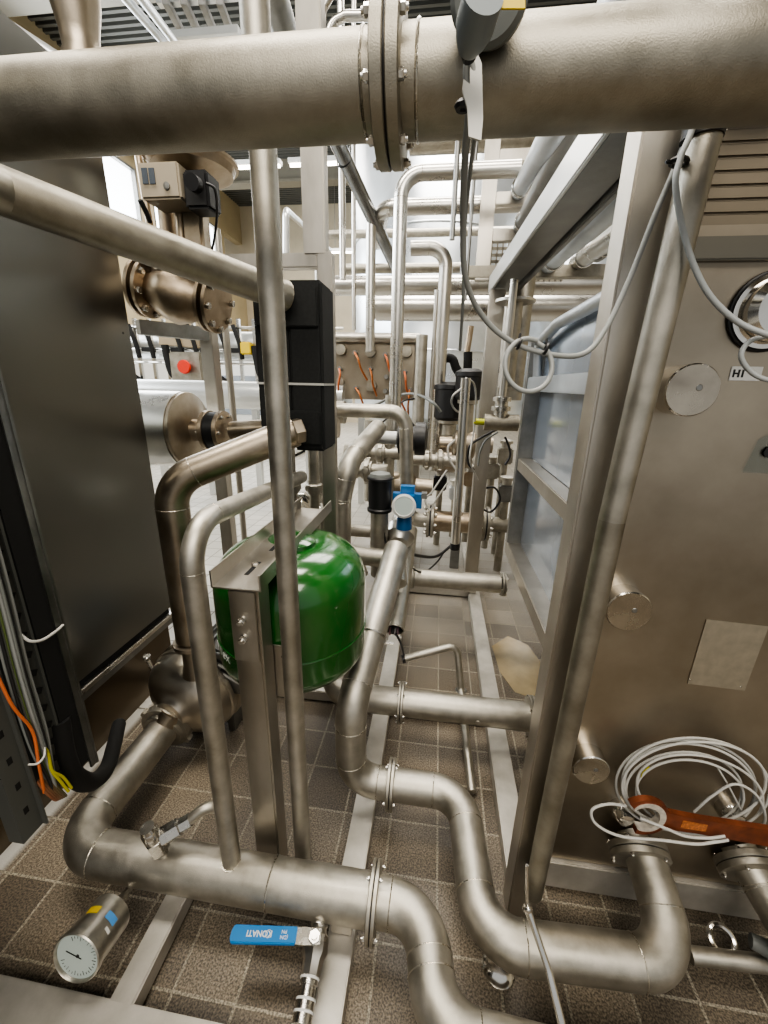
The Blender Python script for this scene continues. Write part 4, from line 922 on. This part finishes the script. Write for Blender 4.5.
# ------------------------------------------------------------------ pipe frame right of the black exchanger
t = thing('pipe_support_stand', 'square-tube frame standing round the black heat exchanger', 'frame', (-.36, 1.32, 0))
q_ = V(333, 400, Y=1.32); q2_ = V(275, 262, Y=1.32)
bm = B(); box(bm, q_.x-.035, q_.x+.008, 1.30, 1.34, 0, q2_.z+.02, .003); obj('upright', bm, FRAME, t)
bm = B(); box(bm, q2_.x-.3, q_.x-.036, 1.302, 1.338, q2_.z-.02, q2_.z+.019, .003); obj('top_rail', bm, FRAME, t)
q_ = V(313, 200, Y=1.30); bm = B(); box(bm, q_.x-.033, q_.x+.033, 1.298, 1.344, V(300, 255, Y=1.3).z, 3.2, .004); obj('support_column', bm, FRAME, None, 'wide pale square column rising behind the pipe frame', 'column')
def up(px, y_, pyb, pyt, r_, l, m=PIPE, grp=None):
    top_ = 5.95 if pyt <= 120 else V(px, pyt, Y=y_).z
    a_ = V(px, pyb, Y=y_); b_ = V(px, pyt, Y=y_); bm = B(); cyl(bm, (a_.x, y_, max(a_.z, 0)), (a_.x, y_, top_), r_, 18); return obj('upright_pipe', bm, m, None, l, 'pipe', grp)
up(327, 1.9, 600, -200, .017, 'slim bright upright pipe just beyond the pipe frame', PIPEB)
up(343, 2.9, 280, -200, .020, 'slim pale upright pipe standing before the far strip light', PIPEB)
up(354, 3.1, 330, 120, .014, 'thin upright tube close to the leaning dark pipe', PIPEB)
t = thing('leaning_pipe', 'dark shiny pipe leaning down through the upright pipes', 'pipe', V(393, 262, Y=3.2))
pipe(t, [V(300, 60, Y=2.2), V(345, 160, Y=2.45), V(397, 270, Y=3.2)], .038, mat=steel('dark_tube', (.24, .25, .26), (.36, .37, .38), .15, .28, 8, bump=0), welds=False)
q_ = V(344, 160, Y=2.45); bm = B(); torus(bm, q_, V(397, 270, Y=3.2)-q_, .039, .004, 28, 6); obj('band_clamp', bm, BLACK, t)
# row of pipes from HX bottom going down behind the tank
for (px, y_, pt, pb_, r_, l) in ((289, 1.45, 452, 520, .022, 'pipe stub dropping from the black heat exchanger to a union'), (313, 1.5, 452, 530, .020, 'second pipe stub below the black heat exchanger with clamp'), (321, 1.7, 452, 560, .014, 'thin rod below the black heat exchanger near the frame upright')):
    a_ = V(px, pt, Y=y_); b_ = V(px, pb_, Y=y_); t = thing('pipe_stub', l, 'pipe', (a_.x, y_, b_.z)); bm = B(); cyl(bm, (a_.x, y_, b_.z), (a_.x, y_, a_.z+.1), r_, 20); obj('pipe_body', bm, PIPE, t)
    if r_ > .015: union(t, (a_.x, y_, V(px, 487, Y=y_).z), (0, 0, 1), r_)
q_ = V(305, 512, Y=1.6); t = thing('strainer_housing', 'rounded steel strainer behind the top of the green tank', 'strainer', q_)
bm = B(); lathe(bm, q_-Vector((.06, 0, 0)), (1, .1, 0), [(0, .04), (.01, .07), (.03, .085), (.06, .085), (.08, .06), (.09, .04), (.13, .04)], 32); obj('strainer_body', bm, CHROME, t)

# pipes beyond: left bend, U bend
t = thing('bent_pipe', 'matt pipe bending down in front of the control panel beside the frame upright', 'pipe', V(341, 545, Y=1.5))
pipe(t, [V(378, 428, Y=1.9), V(349, 462, Y=1.5), V(341, 500, Y=1.48), V(341, 585, Y=1.48)], .040, [.10, .03], PIPE)
q_ = V(357, 452, Y=1.86); bm = B(); torus(bm, q_, V(349, 462, Y=1.5)-V(378, 428, Y=1.9), .042, .004, 28, 6); obj('band_clamp', bm, FRAMED, t)
t = thing('gooseneck_pipe', 'pale matt pipe crossing then turning down behind the blue flow meter', 'pipe', V(405, 500, Y=1.72))
zq = V(370, 411, Y=1.72).z
pipe(t, [(V(325, 411, Y=1.72).x, 1.72, zq), (V(406, 411, Y=1.72).x, 1.72, zq), V(407, 520, Y=1.72)], .029, [.07], PIPE)
t = thing('branch_elbow', 'short pipe elbow turning out behind the frame upright near the green tank', 'pipe', V(350, 545, Y=1.45))
pipe(t, [V(330, 552, Y=1.6), V(352, 548, Y=1.6), V(362, 575, Y=1.5)], .028, [.05], PIPE)
pipe(t, [V(330, 530, Y=1.75), V(352, 530, Y=1.75), V(378, 532, Y=1.75)], .030, mat=PIPE)

# black-capped valve
q_ = V(380, 490, Y=1.42); 
t = thing('black_capped_valve', 'steel valve stem topped by a big black actuator cap beside the flow meter', 'valve', (q_.x, 1.42, V(380, 560, Y=1.42).z))
zc0 = V(380, 508, Y=1.42).z; zc1 = V(380, 477, Y=1.42).z
bm = B(); lathe(bm, (q_.x, 1.42, zc0), (0, 0, 1), [(-.012, .032), (-.01, .046), (.0, .047), (.004, .042), (zc1-zc0-.01, .043), (zc1-zc0-.006, .048), (zc1-zc0, .047), (zc1-zc0+.003, .043)], 40); obj('actuator_cap', bm, BLACK, t)
bm = B(); lathe(bm, (q_.x, 1.42, zc1+.002), (0, 0, 1), [(0, .04), (.012, .036), (.02, .01)], 32); obj('cap_dome', bm, GREYP, t)
bm = B(); lathe(bm, (q_.x, 1.42, V(380, 575, Y=1.42).z), (0, 0, 1), [(0, .03), (.05, .03), (.06, .033), (zc0-V(380, 575, Y=1.42).z-.01, .034)], 28); obj('valve_stem', bm, PIPE, t)
# flow meter
q_ = V(404, 506, Y=1.40)
t = thing('flow_meter', 'blue flow meter head with a round white display on the pipe', 'flow meter', q_)
bm = B(); box(bm, q_.x-.045, q_.x+.062, 1.405, 1.49, q_.z-.045, q_.z+.065, .028); obj('blue_housing', bm, BLUE2, t)
bm = B(); lathe(bm, q_+Vector((0, -.002, 0)), Vector((.05, -1, .25)), [(-.02, .042), (.008, .044), (.012, .036), (.010, .034)], 36); obj('display_cover', bm, WHITE, t)
bm = B(); lathe(bm, q_+Vector((0, -.011, .003)), Vector((.05, -1, .25)), [(0, .033), (.001, .033)], 32); obj('display_glass', bm, DIAL, t)
bm = B(); lathe(bm, (q_.x, 1.44, q_.z-.10), (0, 0, 1), [(0, .03), (.04, .028), (.06, .024)], 20); obj('blue_neck', bm, BLUE2, t)
bm = B(); lathe(bm, V(399, 540, Y=1.45), (oc0-oc1).normalized(), [(-.02, .04), (0, .05), (.01, .06), (.05, .06), (.07, .045), (.12, .042)], 32); obj('meter_body', bm, PIPEB, t)
bm = B(); box(bm, q_.x+.06, q_.x+.08, 1.42, 1.45, q_.z+.025, q_.z+.045); obj('cable_entry', bm, FRAMED, t)
cable('meter_cable', VP([(388, 510, 1.42), (384, 530, 1.40), (388, 548, 1.40), (396, 552, 1.40)]), .004, BLACK, 'black cable looping below the blue flow meter', 'cable')
cable('floor_cable', VP([(405, 552, 1.45), (420, 556, 1.6), (437, 556, 1.8), (452, 545, 1.9)]), .007, BLACK, 'thick black cable sagging from the conduit to the thin post', 'cable')
cable('floor_cable', VP([(402, 558, 1.45), (412, 568, 1.5), (424, 572, 1.6), (437, 562, 1.8), (444, 552, 1.85)]), .004, BLACK, 'thin dark cable hanging lowest over the far tiles', 'cable')

# ------------------------------------------------------------------ far control panel with orange hoses
NY = 3.0
t = thing('valve_manifold', 'framed steel panel with pipe ports and orange hoses at the end of the aisle', 'panel', V(375, 430, Y=NY))
a_ = V(330, 338, Y=NY); b_ = V(418, 398, Y=NY)
bm = B(); box(bm, a_.x, b_.x-.03, NY, NY+.02, b_.z-.02, a_.z, .002); obj('panel_sheet', bm, PLATE, t)
bm = B(); sweep(bm, [(a_.x, NY-.02, a_.z), (b_.x, NY-.02, a_.z), (b_.x, NY-.02, .3)], .035, [.02], 16); obj('frame_tube', bm, FRAME, t)
for px, py in ((342, 350), (371, 352), (340, 382), (407, 352), (372, 386), (395, 383)):
    q_ = V(px, py, Y=NY); bm = B(); lathe(bm, q_, (0, -1, 0), [(0, .038), (.05, .036), (.052, .0)], 20); obj('port_stub', bm, PIPE2, t)
hs = [(356, 353), (386, 355), (341, 369), (371, 369), (387, 377), (405, 372), (357, 388), (386, 391), (398, 388), (410, 390)]
for k, (px, py) in enumerate(hs):
    q_ = V(px, py, Y=NY-.03); bm = B(); nutm(bm, q_, (0, -1, 0), .018, .05); pf = obj('hose_fitting', bm, FRAMED, t)
    if k in (0, 1, 2, 3, 5, 6, 8, 9):
        dx = random.uniform(-6, 8); cable('orange_hose', [q_+Vector((0, -.05, 0)), V(px+dx*.4, py+6, Y=NY-.12), V(px+dx, py+16, Y=NY-.1), V(px+dx*1.8+2, py+27, Y=NY-.06)], .007, ORANGE if k % 3 else RUSTL, parent=t, n=5)
cable('grey_hose', VP([(375, 405, 2.6), (395, 396, 2.7), (415, 394, 2.6), (432, 402, 2.4), (441, 412, 2.4)]), .008, WIREG, 'dark hose bundle running from the valve panel to the black motor', 'hose')
cable('thin_cable', VP([(366, 432, 1.9), (385, 420, 2.1), (402, 402, 2.5), (418, 398, 2.6)]), .005, BLACK, 'thin black cable slanting up to the valve panel', 'cable')

# upright bright pipes
t = thing('bend_top_pipe', 'tall bright pipe turning at its top towards the pale tank', 'pipe', V(396, 440, Y=2.3))
zt2 = V(440, 172, Y=2.3).z; xa = V(398, 300, Y=2.3).x
pipe(t, [(xa, 2.3, V(396, 430, Y=2.3).z), (xa, 2.3, zt2), (V(520, 172, Y=2.3).x, 2.3, zt2)], .034, [.10], PIPEB)
t = thing('horizontal_pipe', 'bright horizontal pipe crossing behind the tall pipe with the turned top', 'pipe', V(400, 206, Y=2.7))
zt3 = V(440, 206, Y=2.7).z; pipe(t, [(V(378, 214, Y=3.3).x, 3.3, zt3), (V(383, 206, Y=2.7).x, 2.7, zt3), (V(545, 206, Y=2.7).x, 2.7, zt3)], .042, [.1], PIPEB)
t = thing('bend_top_pipe', 'wide bright pipe with a rounded shoulder beside the black motor', 'pipe', V(438, 440, Y=2.9))
zt4 = V(430, 248, Y=2.9).z; xc = V(441, 350, Y=2.9).x
pipe(t, [(V(411, 248, Y=2.9).x, 2.9, zt4), (xc, 2.9, zt4), (xc, 2.9, V(436, 470, Y=2.9).z)], .042, [.11], PIPEB)
up(427, 2.6, 470, 290, .012, 'thin tube strapped beside the wide bright pipe', PIPEB)
up(370, 2.8, 352, 212, .030, 'upright pale pipe ending on the valve panel port', PIPEB)
up(452, 2.2, 240, 100, .012, 'slim dark tube hanging beside the grey sensor cables', FRAMED)
up(465, 2.5, 300, 100, .010, 'very slim tube right behind the hanging grey cables'.replace('right behind', 'just behind'), FRAMED)
for (p0, p1, y_, r_, l, m) in (((325, 286), (650, 276), 3.4, .068, 'upper of two thick horizontal pipes before the end wall', PIPEB), ((376, 308), (650, 300), 3.7, .10, 'lower and thickest horizontal pipe before the end wall', PIPEB),
                          ((410, 140), (545, 138), 3.0, .075, 'stained horizontal pipe crossing just under the overhead flange', PIPE2), ((320, 235), (520, 234), 4.2, .035, 'slim horizontal pipe in front of the pale tank', PIPE),
                          ((340, 269), (460, 268), 3.2, .032, 'slimmest of the stacked horizontal pipes above the valve panel', PIPE), ((330, 412), (345, 413), 2.2, .06, 'dull stub beside the frame upright', PIPE2)):
    a_ = V(*p0, Y=y_); b_ = V(*p1, Y=y_); bm = B(); cyl(bm, (a_.x, y_, a_.z), (b_.x, y_, a_.z), r_, 28); obj('horizontal_pipe', bm, m, None, l, 'pipe')
# tall tanks
for (px, y_, r_, ztop, l) in ((430, 6.2, 1.05, 4.6, 'tall pale blue steel tank at the end of the aisle'), (575, 7.0, .9, 4.0, 'second tall steel tank behind the cable tray')):
    q_ = V(px, 330, Y=y_); t = thing('storage_tank', l, 'tank', (q_.x, y_, 0))
    bm = B(); lathe(bm, (q_.x, y_, .5), (0, 0, 1), [(0, r_*.3), (.3, r_), (ztop-.9, r_), (ztop-.6, r_*.8), (ztop-.45, r_*.2), (ztop-.44, 0)], 72); obj('tank_shell', bm, TANKST, t)
    for z_ in (1.6, 2.9): bm = B(); torus(bm, (q_.x, y_, z_), (0, 0, 1), r_, .012, 64, 6); obj('weld_band', bm, TANKST, t)
    for k in range(4): a = pi/4+k*pi/2; bm = B(); cyl(bm, (q_.x+cos(a)*r_*.7, y_+sin(a)*r_*.7, 0), (q_.x+cos(a)*r_*.7, y_+sin(a)*r_*.7, .9), .05, 12); obj('leg', bm, TANKST, t)

# ------------------------------------------------------------------ right-hand middle ground
t = thing('tray_post', 'flat tan steel post on the floor beam carrying the cable tray', 'post', (.27, 2.15, .06))
bm = B(); box(bm, V(478, 480, Y=2.15).x-.025, V(478, 480, Y=2.15).x+.045, 2.13, 2.2, .058, V(488, 290, Y=2.15).z, .003); obj('post_tube', bm, FRAME, t)
t = thing('thin_post', 'slim pale round post ending above the tiles with a black foot', 'post', V(455, 545, Y=1.75))
pipe(t, [V(466, 378, Y=1.75), V(455, 543, Y=1.75)], .020, mat=PIPEB, seg=18)
q_ = V(455, 545, Y=1.75); bm = B(); cyl(bm, q_-Vector((0, 0, .02)), q_+Vector((0, 0, .01)), .022, 16); obj('end_sleeve', bm, BLACK, t)
# black motors with pump
for (px, pt, pb_, y_, r_, l) in ((451, 385, 420, 2.9, .11, 'black cylindrical valve actuator behind the slim post'), (470, 372, 400, 2.7, .085, 'second black actuator close to the tan post'), (405, 424, 440, 2.4, .055, 'small black actuator beside the gooseneck pipe')):
    a_ = V(px, pt, Y=y_); b_ = V(px, pb_, Y=y_); t = thing('valve_actuator', l, 'actuator', (a_.x, y_, b_.z-.2))
    bm = B(); h_ = a_.z-b_.z; lathe(bm, (a_.x, y_, b_.z), (0, 0, 1), [(0, r_*.8), (.02, r_), (h_-.03, r_), (h_-.025, r_*1.06), (h_, r_*1.04), (h_+.02, r_*.6), (h_+.021, 0)], 32); obj('actuator_housing', bm, BLACK, t)
    bm = B(); lathe(bm, (a_.x, y_, b_.z-.22), (0, 0, 1), [(0, r_*.6), (.1, r_*.5), (.19, r_*.5), (.2, r_*.75), (.22, r_*.75)], 24); obj('valve_neck', bm, PIPE, t)
    bm = B(); lathe(bm, (a_.x-.16, y_, b_.z-.28), (1, 0, 0), [(0, .05), (.08, .055), (.1, .09), (.22, .09), (.24, .055), (.34, .05)], 24); obj('valve_body', bm, PIPEW, t)
t = thing('black_hose', 'black rubber hose bent like a swan neck behind the actuators', 'hose', V(455, 372, Y=3.0))
bm = B(); sweep(bm, smooth_path(VP([(441, 358, 3.0), (452, 359, 3.0), (456, 368, 3.0), (461, 374, 3.0), (467, 372, 3.0), (468, 352, 3.0)]), 6), .03, seg=12); obj('hose_tube', bm, BLACKM, t)
bm = B(); sweep(bm, VP([(467, 352, 3.0), (469, 340, 3.0), (471, 326, 3.0)]), .02, seg=12); obj('hose_valve', bm, CAST, t)
for i, (pts_, r_, m, l) in enumerate((
    ([(466, 378, 1.72), (474, 384, 1.8), (476, 400, 1.85), (474, 430, 1.9), (470, 460, 1.9), (478, 480, 2.0)], .004, WHITEC, 'white cable hanging off the slim pale post'),
    ([(462, 388, 1.7), (453, 396, 1.7), (452, 405, 1.75), (459, 412, 1.8), (466, 404, 1.9)], .004, WHITEC, 'small white cable loop across the black actuator'),
    ([(447, 470, 2.2), (440, 480, 2.2), (432, 492, 2.2), (425, 500, 2.2), (430, 510, 2.2), (436, 500, 2.2), (448, 482, 2.2)], .005, WHITEC, 'white cable looping over the pale far tiles'),
    ([(455, 440, 2.0), (448, 448, 2.0), (450, 460, 2.0), (456, 470, 2.0)], .006, WHITEC, 'short white cable bow beside the slim post'),
    ([(500, 428, 2.0), (484, 436, 2.0), (470, 446, 2.0), (468, 462, 2.0), (474, 470, 2.0)], .006, BLACK, 'black cable bow under the yellow-capped tube'),
    ([(498, 432, 2.1), (486, 440, 2.1), (480, 452, 2.1), (478, 466, 2.1)], .005, WIREG, 'grey cable sagging under the yellow-capped tube'),
    ([(478, 505, 2.3), (490, 512, 2.3), (500, 500, 2.3), (495, 488, 2.3), (484, 488, 2.3)], .006, BLACK, 'black cable loop lying beyond the flanged fitting'),
    ([(505, 437, 1.9), (509, 447, 1.9), (510, 456, 1.9), (505, 465, 1.9)], .005, BLACK, 'short black cable by the side frame upright'))):
    cable('loose_cable', VP(pts_), r_, m, l, 'cable')
t = thing('capped_tube', 'short horizontal steel tube with a bright yellow end cap', 'tube', V(500, 423, Y=1.9))
a_ = V(484, 422, Y=1.9); b_ = V(518, 423, Y=1.9); bm = B(); cyl(bm, a_, (b_.x, 1.9, a_.z), .036, 24); obj('tube_body', bm, PIPE2, t)
bm = B(); cyl(bm, a_-Vector((.045, 0, 0)), a_, .014, 16); obj('yellow_cap', bm, simple('yellow_cap_plastic', (.6, .62, .02), .4), t)
t = thing('small_valve', 'small stacked steel valve rising from the yellow-capped tube', 'valve', V(500, 410, Y=1.9))
q_ = V(500, 418, Y=1.9); bm = B(); lathe(bm, q_, (0, 0, 1), [(0, .03), (.03, .03), (.032, .042), (.05, .042), (.052, .028), (.07, .028), (.072, .04), (.09, .04), (.092, .016), (.55, .016)], 24); obj('valve_body', bm, PIPEB, t)
t = thing('flanged_fitting', 'tan flanged check valve lying on the far tiles behind the tan post', 'valve', V(450, 522, Y=2.6))
fy = 2.6; zf = V(455, 522, Y=fy).z; xa_ = V(430, 522, Y=fy).x; xb_ = V(485, 522, Y=fy).x
bm = B(); cyl(bm, (xa_, fy, zf), (xb_, fy, zf), .07, 28); obj('valve_body', bm, CAST, t)
flanges(t, (xa_, fy, zf), (1, 0, 0), .05, .115, .018, 8, 0, .01, True, PIPE, hub=False); flanges(t, (xb_, fy, zf), (1, 0, 0), .05, .115, .018, 8, 0, .01, True, PIPE2, hub=False)
pipe(t, [(xa_, fy, zf), (xa_-.16, fy, zf), (xa_-.2, fy, zf+.5)], .05, [.1], PIPE, seg=20, welds=False)
bm = B(); cyl(bm, (xb_, fy, zf), (xb_+.3, fy, zf), .05, 20); obj('pipe_body', bm, PIPE2, t)
bm = B(); box(bm, (xa_+xb_)/2-.03, (xa_+xb_)/2+.03, fy-.03, fy+.03, 0, zf, .004); obj('foot', bm, FRAMED, t)
# cluster of union valves left of flow meter far
for i, (px, py, y_, l) in enumerate(((372, 452, 2.3, 'grooved pipe union in the cluster beyond the bent pipe'), (358, 470, 2.1, 'grooved pipe union nearest the bent pipe below the panel'), (432, 460, 2.6, 'grooved pipe union on the horizontal pipe under the actuators'))):
    q_ = V(px, py, Y=y_); t = thing('pipe_union', l, 'coupling', q_)
    bm = B(); cyl(bm, q_-Vector((.16, 0, 0)), q_+Vector((.16, 0, 0)), .038, 20); obj('pipe_body', bm, PIPE, t)
    union(t, q_+Vector((-.03, 0, 0)), (1, 0, 0), .04); union(t, q_+Vector((.05, 0, 0)), (-1, 0, 0), .04)
for (px, y_, pt, pb_, r_, l) in ((370, 2.5, 420, 500, .04, 'upright dull pipe beyond the black-capped valve'), (388, 2.3, 395, 505, .03, 'pale upright pipe just beyond the gooseneck'), (417, 2.6, 335, 450, .035, 'upright frame tube beside the orange hoses'), (497, 2.5, 300, 420, .022, 'slim bright upright tube beyond the tan post'), (512, 2.2, 275, 400, .045, 'thick upright pipe with a round flange under the tray end')):
    up(px, y_, pb_, pt, r_, l, PIPE if px != 497 else PIPEB)
t = thing('coupled_motor', 'white horizontal tube with a black round coupling before the valve panel', 'motor', V(395, 435, Y=2.0))
a_ = V(370, 437, Y=2.0); b_ = V(397, 437, Y=2.0); bm = B(); cyl(bm, a_, (b_.x, 2.0, a_.z), .032, 20); obj('tube_body', bm, WHITE, t)
bm = B(); lathe(bm, (b_.x, 2.0, a_.z), (1, 0, 0), [(0, .04), (.01, .075), (.05, .075), (.052, .06), (.09, .06), (.092, .08), (.14, .08), (.15, .03)], 28); obj('black_coupling', bm, BLACK, t)
q_ = V(515, 303, Y=2.0); t = thing('flanged_riser', 'upright pipe topped by a thin round flange under the rack', 'pipe', q_)
bm = B(); disc(bm, q_, (0, 0, 1), .085, .012); obj('flange', bm, PIPEB, t); bm = B(); cyl(bm, q_-Vector((0, 0, .35)), q_, .035, 20); obj('pipe_body', bm, PIPE, t)
# valve block row on the far floor
for k, (px, py, y_, m) in enumerate(((440, 482, 3.0, BLACK), (470, 478, 3.1, CAST), (492, 470, 3.0, PIPE), (505, 455, 2.9, PIPE2), (455, 492, 3.2, WHITE), (506, 492, 2.6, FRAMED))):
    q_ = V(px, py, Y=y_); t = thing('valve_block', ('small black actuator low over the pale tiles', 'tan valve block on the far tiles', 'bright valve cluster piece near the side frame', 'dull fitting just under the yellow-capped tube', 'white box on the far tiles', 'dark box with wires beside the side frame upright')[k], 'fitting', q_)
    bm = B(); box(bm, q_.x-.05, q_.x+.05, y_-.04, y_+.04, q_.z-.06, q_.z+.05, .01); obj('block_body', bm, m, t)
    bm = B(); lathe(bm, q_+Vector((0, 0, .05)), (0, 0, 1), [(0, .03), (.03, .03), (.032, .045), (.05, .045), (.06, .01)], 20); obj('block_cap', bm, PIPE, t)
    bm = B(); cyl(bm, (q_.x, y_, 0), (q_.x, y_, q_.z-.05), .025, 14); obj('block_stem', bm, PIPE2, t)

# ------------------------------------------------------------------ overhead tray and pipes
t = thing('cable_tray', 'long pale galvanised cable tray beam running overhead down the aisle', 'cable tray', V(489, 286, Y=2.2))
n0 = V(604, 118, Y=.95); n1 = V(490, 285, Y=2.25)
n0_ = n1+(n0-n1)*1.6
bm = B(); beam(bm, n0_, n1, .012, .075); obj('tray_side_lit', bm, SILVERW, t)  # lit face of the tray, its brightness put in as paler material
bm = B(); beam(bm, n0_+Vector((.055, 0, .0)), n1+Vector((.055, 0, .0)), .095, .06); obj('tray_bottom_shaded', bm, FRAMED, t)  # shade on the tray underside, put in as darker steel
bm = B(); beam(bm, n0_+Vector((.115, 0, -.02)), n1+Vector((.115, 0, -.02)), .018, .05); obj('tray_lip', bm, FRAMED, t)
# cross bars and ladder frame
t = thing('pipe_rack', 'steel ladder-like rack with three cross bars carrying overhead pipes', 'rack', V(490, 280, Y=2.6))
def rb_(n_, a_, b_, w_, h_, m=FRAME):
    bm = B(); beam(bm, a_, b_, w_, h_, (0, 0, 1) if abs((Vector(b_)-Vector(a_)).normalized().z) < .8 else (0, 1, 0)); obj(n_, bm, m, t)
rx = V(488, 200, Y=2.6).x
rb_('rack_upright', (rx, 2.6, V(484, 281, Y=2.6).z), (rx, 2.6, V(494, 80, Y=2.6).z), .075, .05)
for py in (157, 199, 236): z_ = V(500, py, Y=2.6).z; rb_('cross_bar', (rx+.04, 2.605, z_), (rx+1.6, 2.605, z_), .044, .055)
z_ = V(560, 272, Y=2.6).z; rb_('cross_bar', (rx-.1, 2.6, z_), (rx+1.6, 2.6, z_), .06, .06, PIPE2)
k = 0
for (pf, yf, pn, yn, r_, m, l) in (((545, 152), 2.6, (556, 128), 1.6, .03, GALV, 'upper outermost pipe on the rack beside the tray'), ((518, 192), 2.6, (560, 118), 1.3, .036, GALV, 'second pipe on the rack along the tray'),
    ((520, 228), 2.6, (560, 150), 1.6, .036, FRAMED, 'dark pipe on the lowest rack bar by the tray'), ((548, 265), 2.6, (640, 180), 1.3, .045, GALV, 'shiny pipe beyond the tray nearest the corner post'),
    ((578, 262), 2.6, (660, 205), 1.5, .04, PIPEB, 'bright pipe ending behind the corner post'), ((600, 250), 2.6, (690, 160), 1.3, .05, FRAMED, 'dark pipe high between the tray and the corner post')):
    a_ = V(*pf, Y=yf); b_ = V(*pn, Y=yn); b_ = a_+(b_-a_)*1.5; t = thing('rack_pipe', l, 'pipe', a_, 'pipes lying along the rack'); pipe(t, [a_-(b_-a_)*.03, b_], r_, mat=m, seg=20)
    q_ = a_+(b_-a_)*.1; bm = B(); torus(bm, q_, b_-a_, r_+.003, .006, 20, 6); obj('pipe_clamp', bm, CHROME, t)
for (p0, y0_, p1, y1_, r_, m, l) in (((700, 175), 1.5, (790, 90), .9, .04, GALV, 'pale blue-grey pipe passing behind the round pipe top'), ((706, 165), 1.7, (790, 60), 1.1, .05, FRAMED, 'dark pipe behind the pale blue-grey one')):
    a_ = V(*p0, Y=y0_); b_ = V(*p1, Y=y1_); bm = B(); cyl(bm, a_+(a_-b_)*.6, a_+(b_-a_)*1.2, r_, 24); obj('slanting_pipe', bm, m, None, l, 'pipe')
q_ = V(506, 258, Y=2.9); bm = B(); 
for k in range(7): box(bm, q_.x-.16, q_.x+.35, 2.9, 2.91, q_.z-.13+k*.035, q_.z-.115+k*.035)
for k in range(16): box(bm, q_.x-.16+k*.033, q_.x-.152+k*.033, 2.9, 2.91, q_.z-.13, q_.z+.1)
obj('wire_grille', bm, PIPE2, None, 'perforated grille panel behind the pipe rack', 'grille', smooth=0)

# top of picture: pipes above the overhead header
for (pts_, r_, m, l) in ((([(224, -60, 3.0), (224, 30, 3.0)]), .0, PIPE, ''),
    (([(255, -60, 1.6), (300, 80, 2.2)]), .05, FRAMED, 'dark pipe slanting up behind the thin upright pipe above the header'),
    (([(322, 45, 2.6), (322, 10, 2.6), (332, -8, 2.6), (380, -10, 2.6)]), .02, PIPEB, 'outer slim bent tube above the overhead pipe by the flange'),
    (([(328, 60, 2.7), (330, 24, 2.7), (345, 16, 2.7), (400, 16, 2.7)]), .022, PIPEB, 'inner slim bent tube above the overhead pipe by the flange'),
    (([(110, -20, 2.6), (172, 52, 3.6)]), .025, GALV, 'first of two thin bright tubes slanting above the header'),
    (([(128, -20, 2.6), (182, 52, 3.6)]), .025, GALV, 'second thin bright tube slanting close to the branch'),
    (([(-20, 10, 1.9), (70, 66, 2.6)]), .03, SILVERW, 'white slanting tube in the top corner over the cabinet')):
    if not l: continue
    t = thing('overhead_tube', l, 'pipe', V(*pts_[0][:2], Y=pts_[0][2])); pipe(t, VP(pts_), r_, [.06]*(len(pts_)-2) if len(pts_) > 2 else 0, m, seg=18, welds=False)
t = thing('light_grating', 'flat ceiling grating frame above the overhead pipe', 'grating', V(190, 20, Y=4.0))
for py in (2, 38): a_ = V(158, py, Y=4.0); bm = B(); beam(bm, a_, (V(240, py, Y=4.0).x, 4.0, a_.z), .06, .05); obj('grating_rail', bm, SILVERW, t)
for k in range(4): a_ = V(165+k*18, 0, Y=3.9); b_ = V(185+k*16, 38, Y=4.3); bm = B(); beam(bm, a_, b_, .05, .05); obj('grating_bar', bm, FRAMED, t)
S.view_settings.view_transform = 'AgX'; S.view_settings.look = 'AgX - Medium High Contrast'; S.view_settings.exposure = .3
S.cycles.use_denoising = True

S.cycles.caustics_reflective = False; S.cycles.caustics_refractive = False; S.cycles.sample_clamp_indirect = 6
bm = B(); pp_ = [V(x_, y_, Z=.0015) for x_, y_ in ((492, 646), (508, 636), (528, 645), (545, 668), (552, 692), (538, 700), (515, 692), (500, 672))]
f_ = [bm.verts.new(p_) for p_ in pp_]; g_ = [bm.verts.new(p_-Vector((0, 0, .001))) for p_ in pp_]; bm.faces.new(f_); bm.faces.new(g_[::-1])
for k in range(8): bm.faces.new((f_[k], g_[k], g_[(k+1) % 8], f_[(k+1) % 8]))
obj('water_puddle', bm, simple('dried_beige_puddle', (.42, .33, .19), .2, 0, .5, .3, .15, 12), None, 'beige puddle on the tiles under the heat exchanger side frame', 'puddle', kind='stuff', smooth=0)
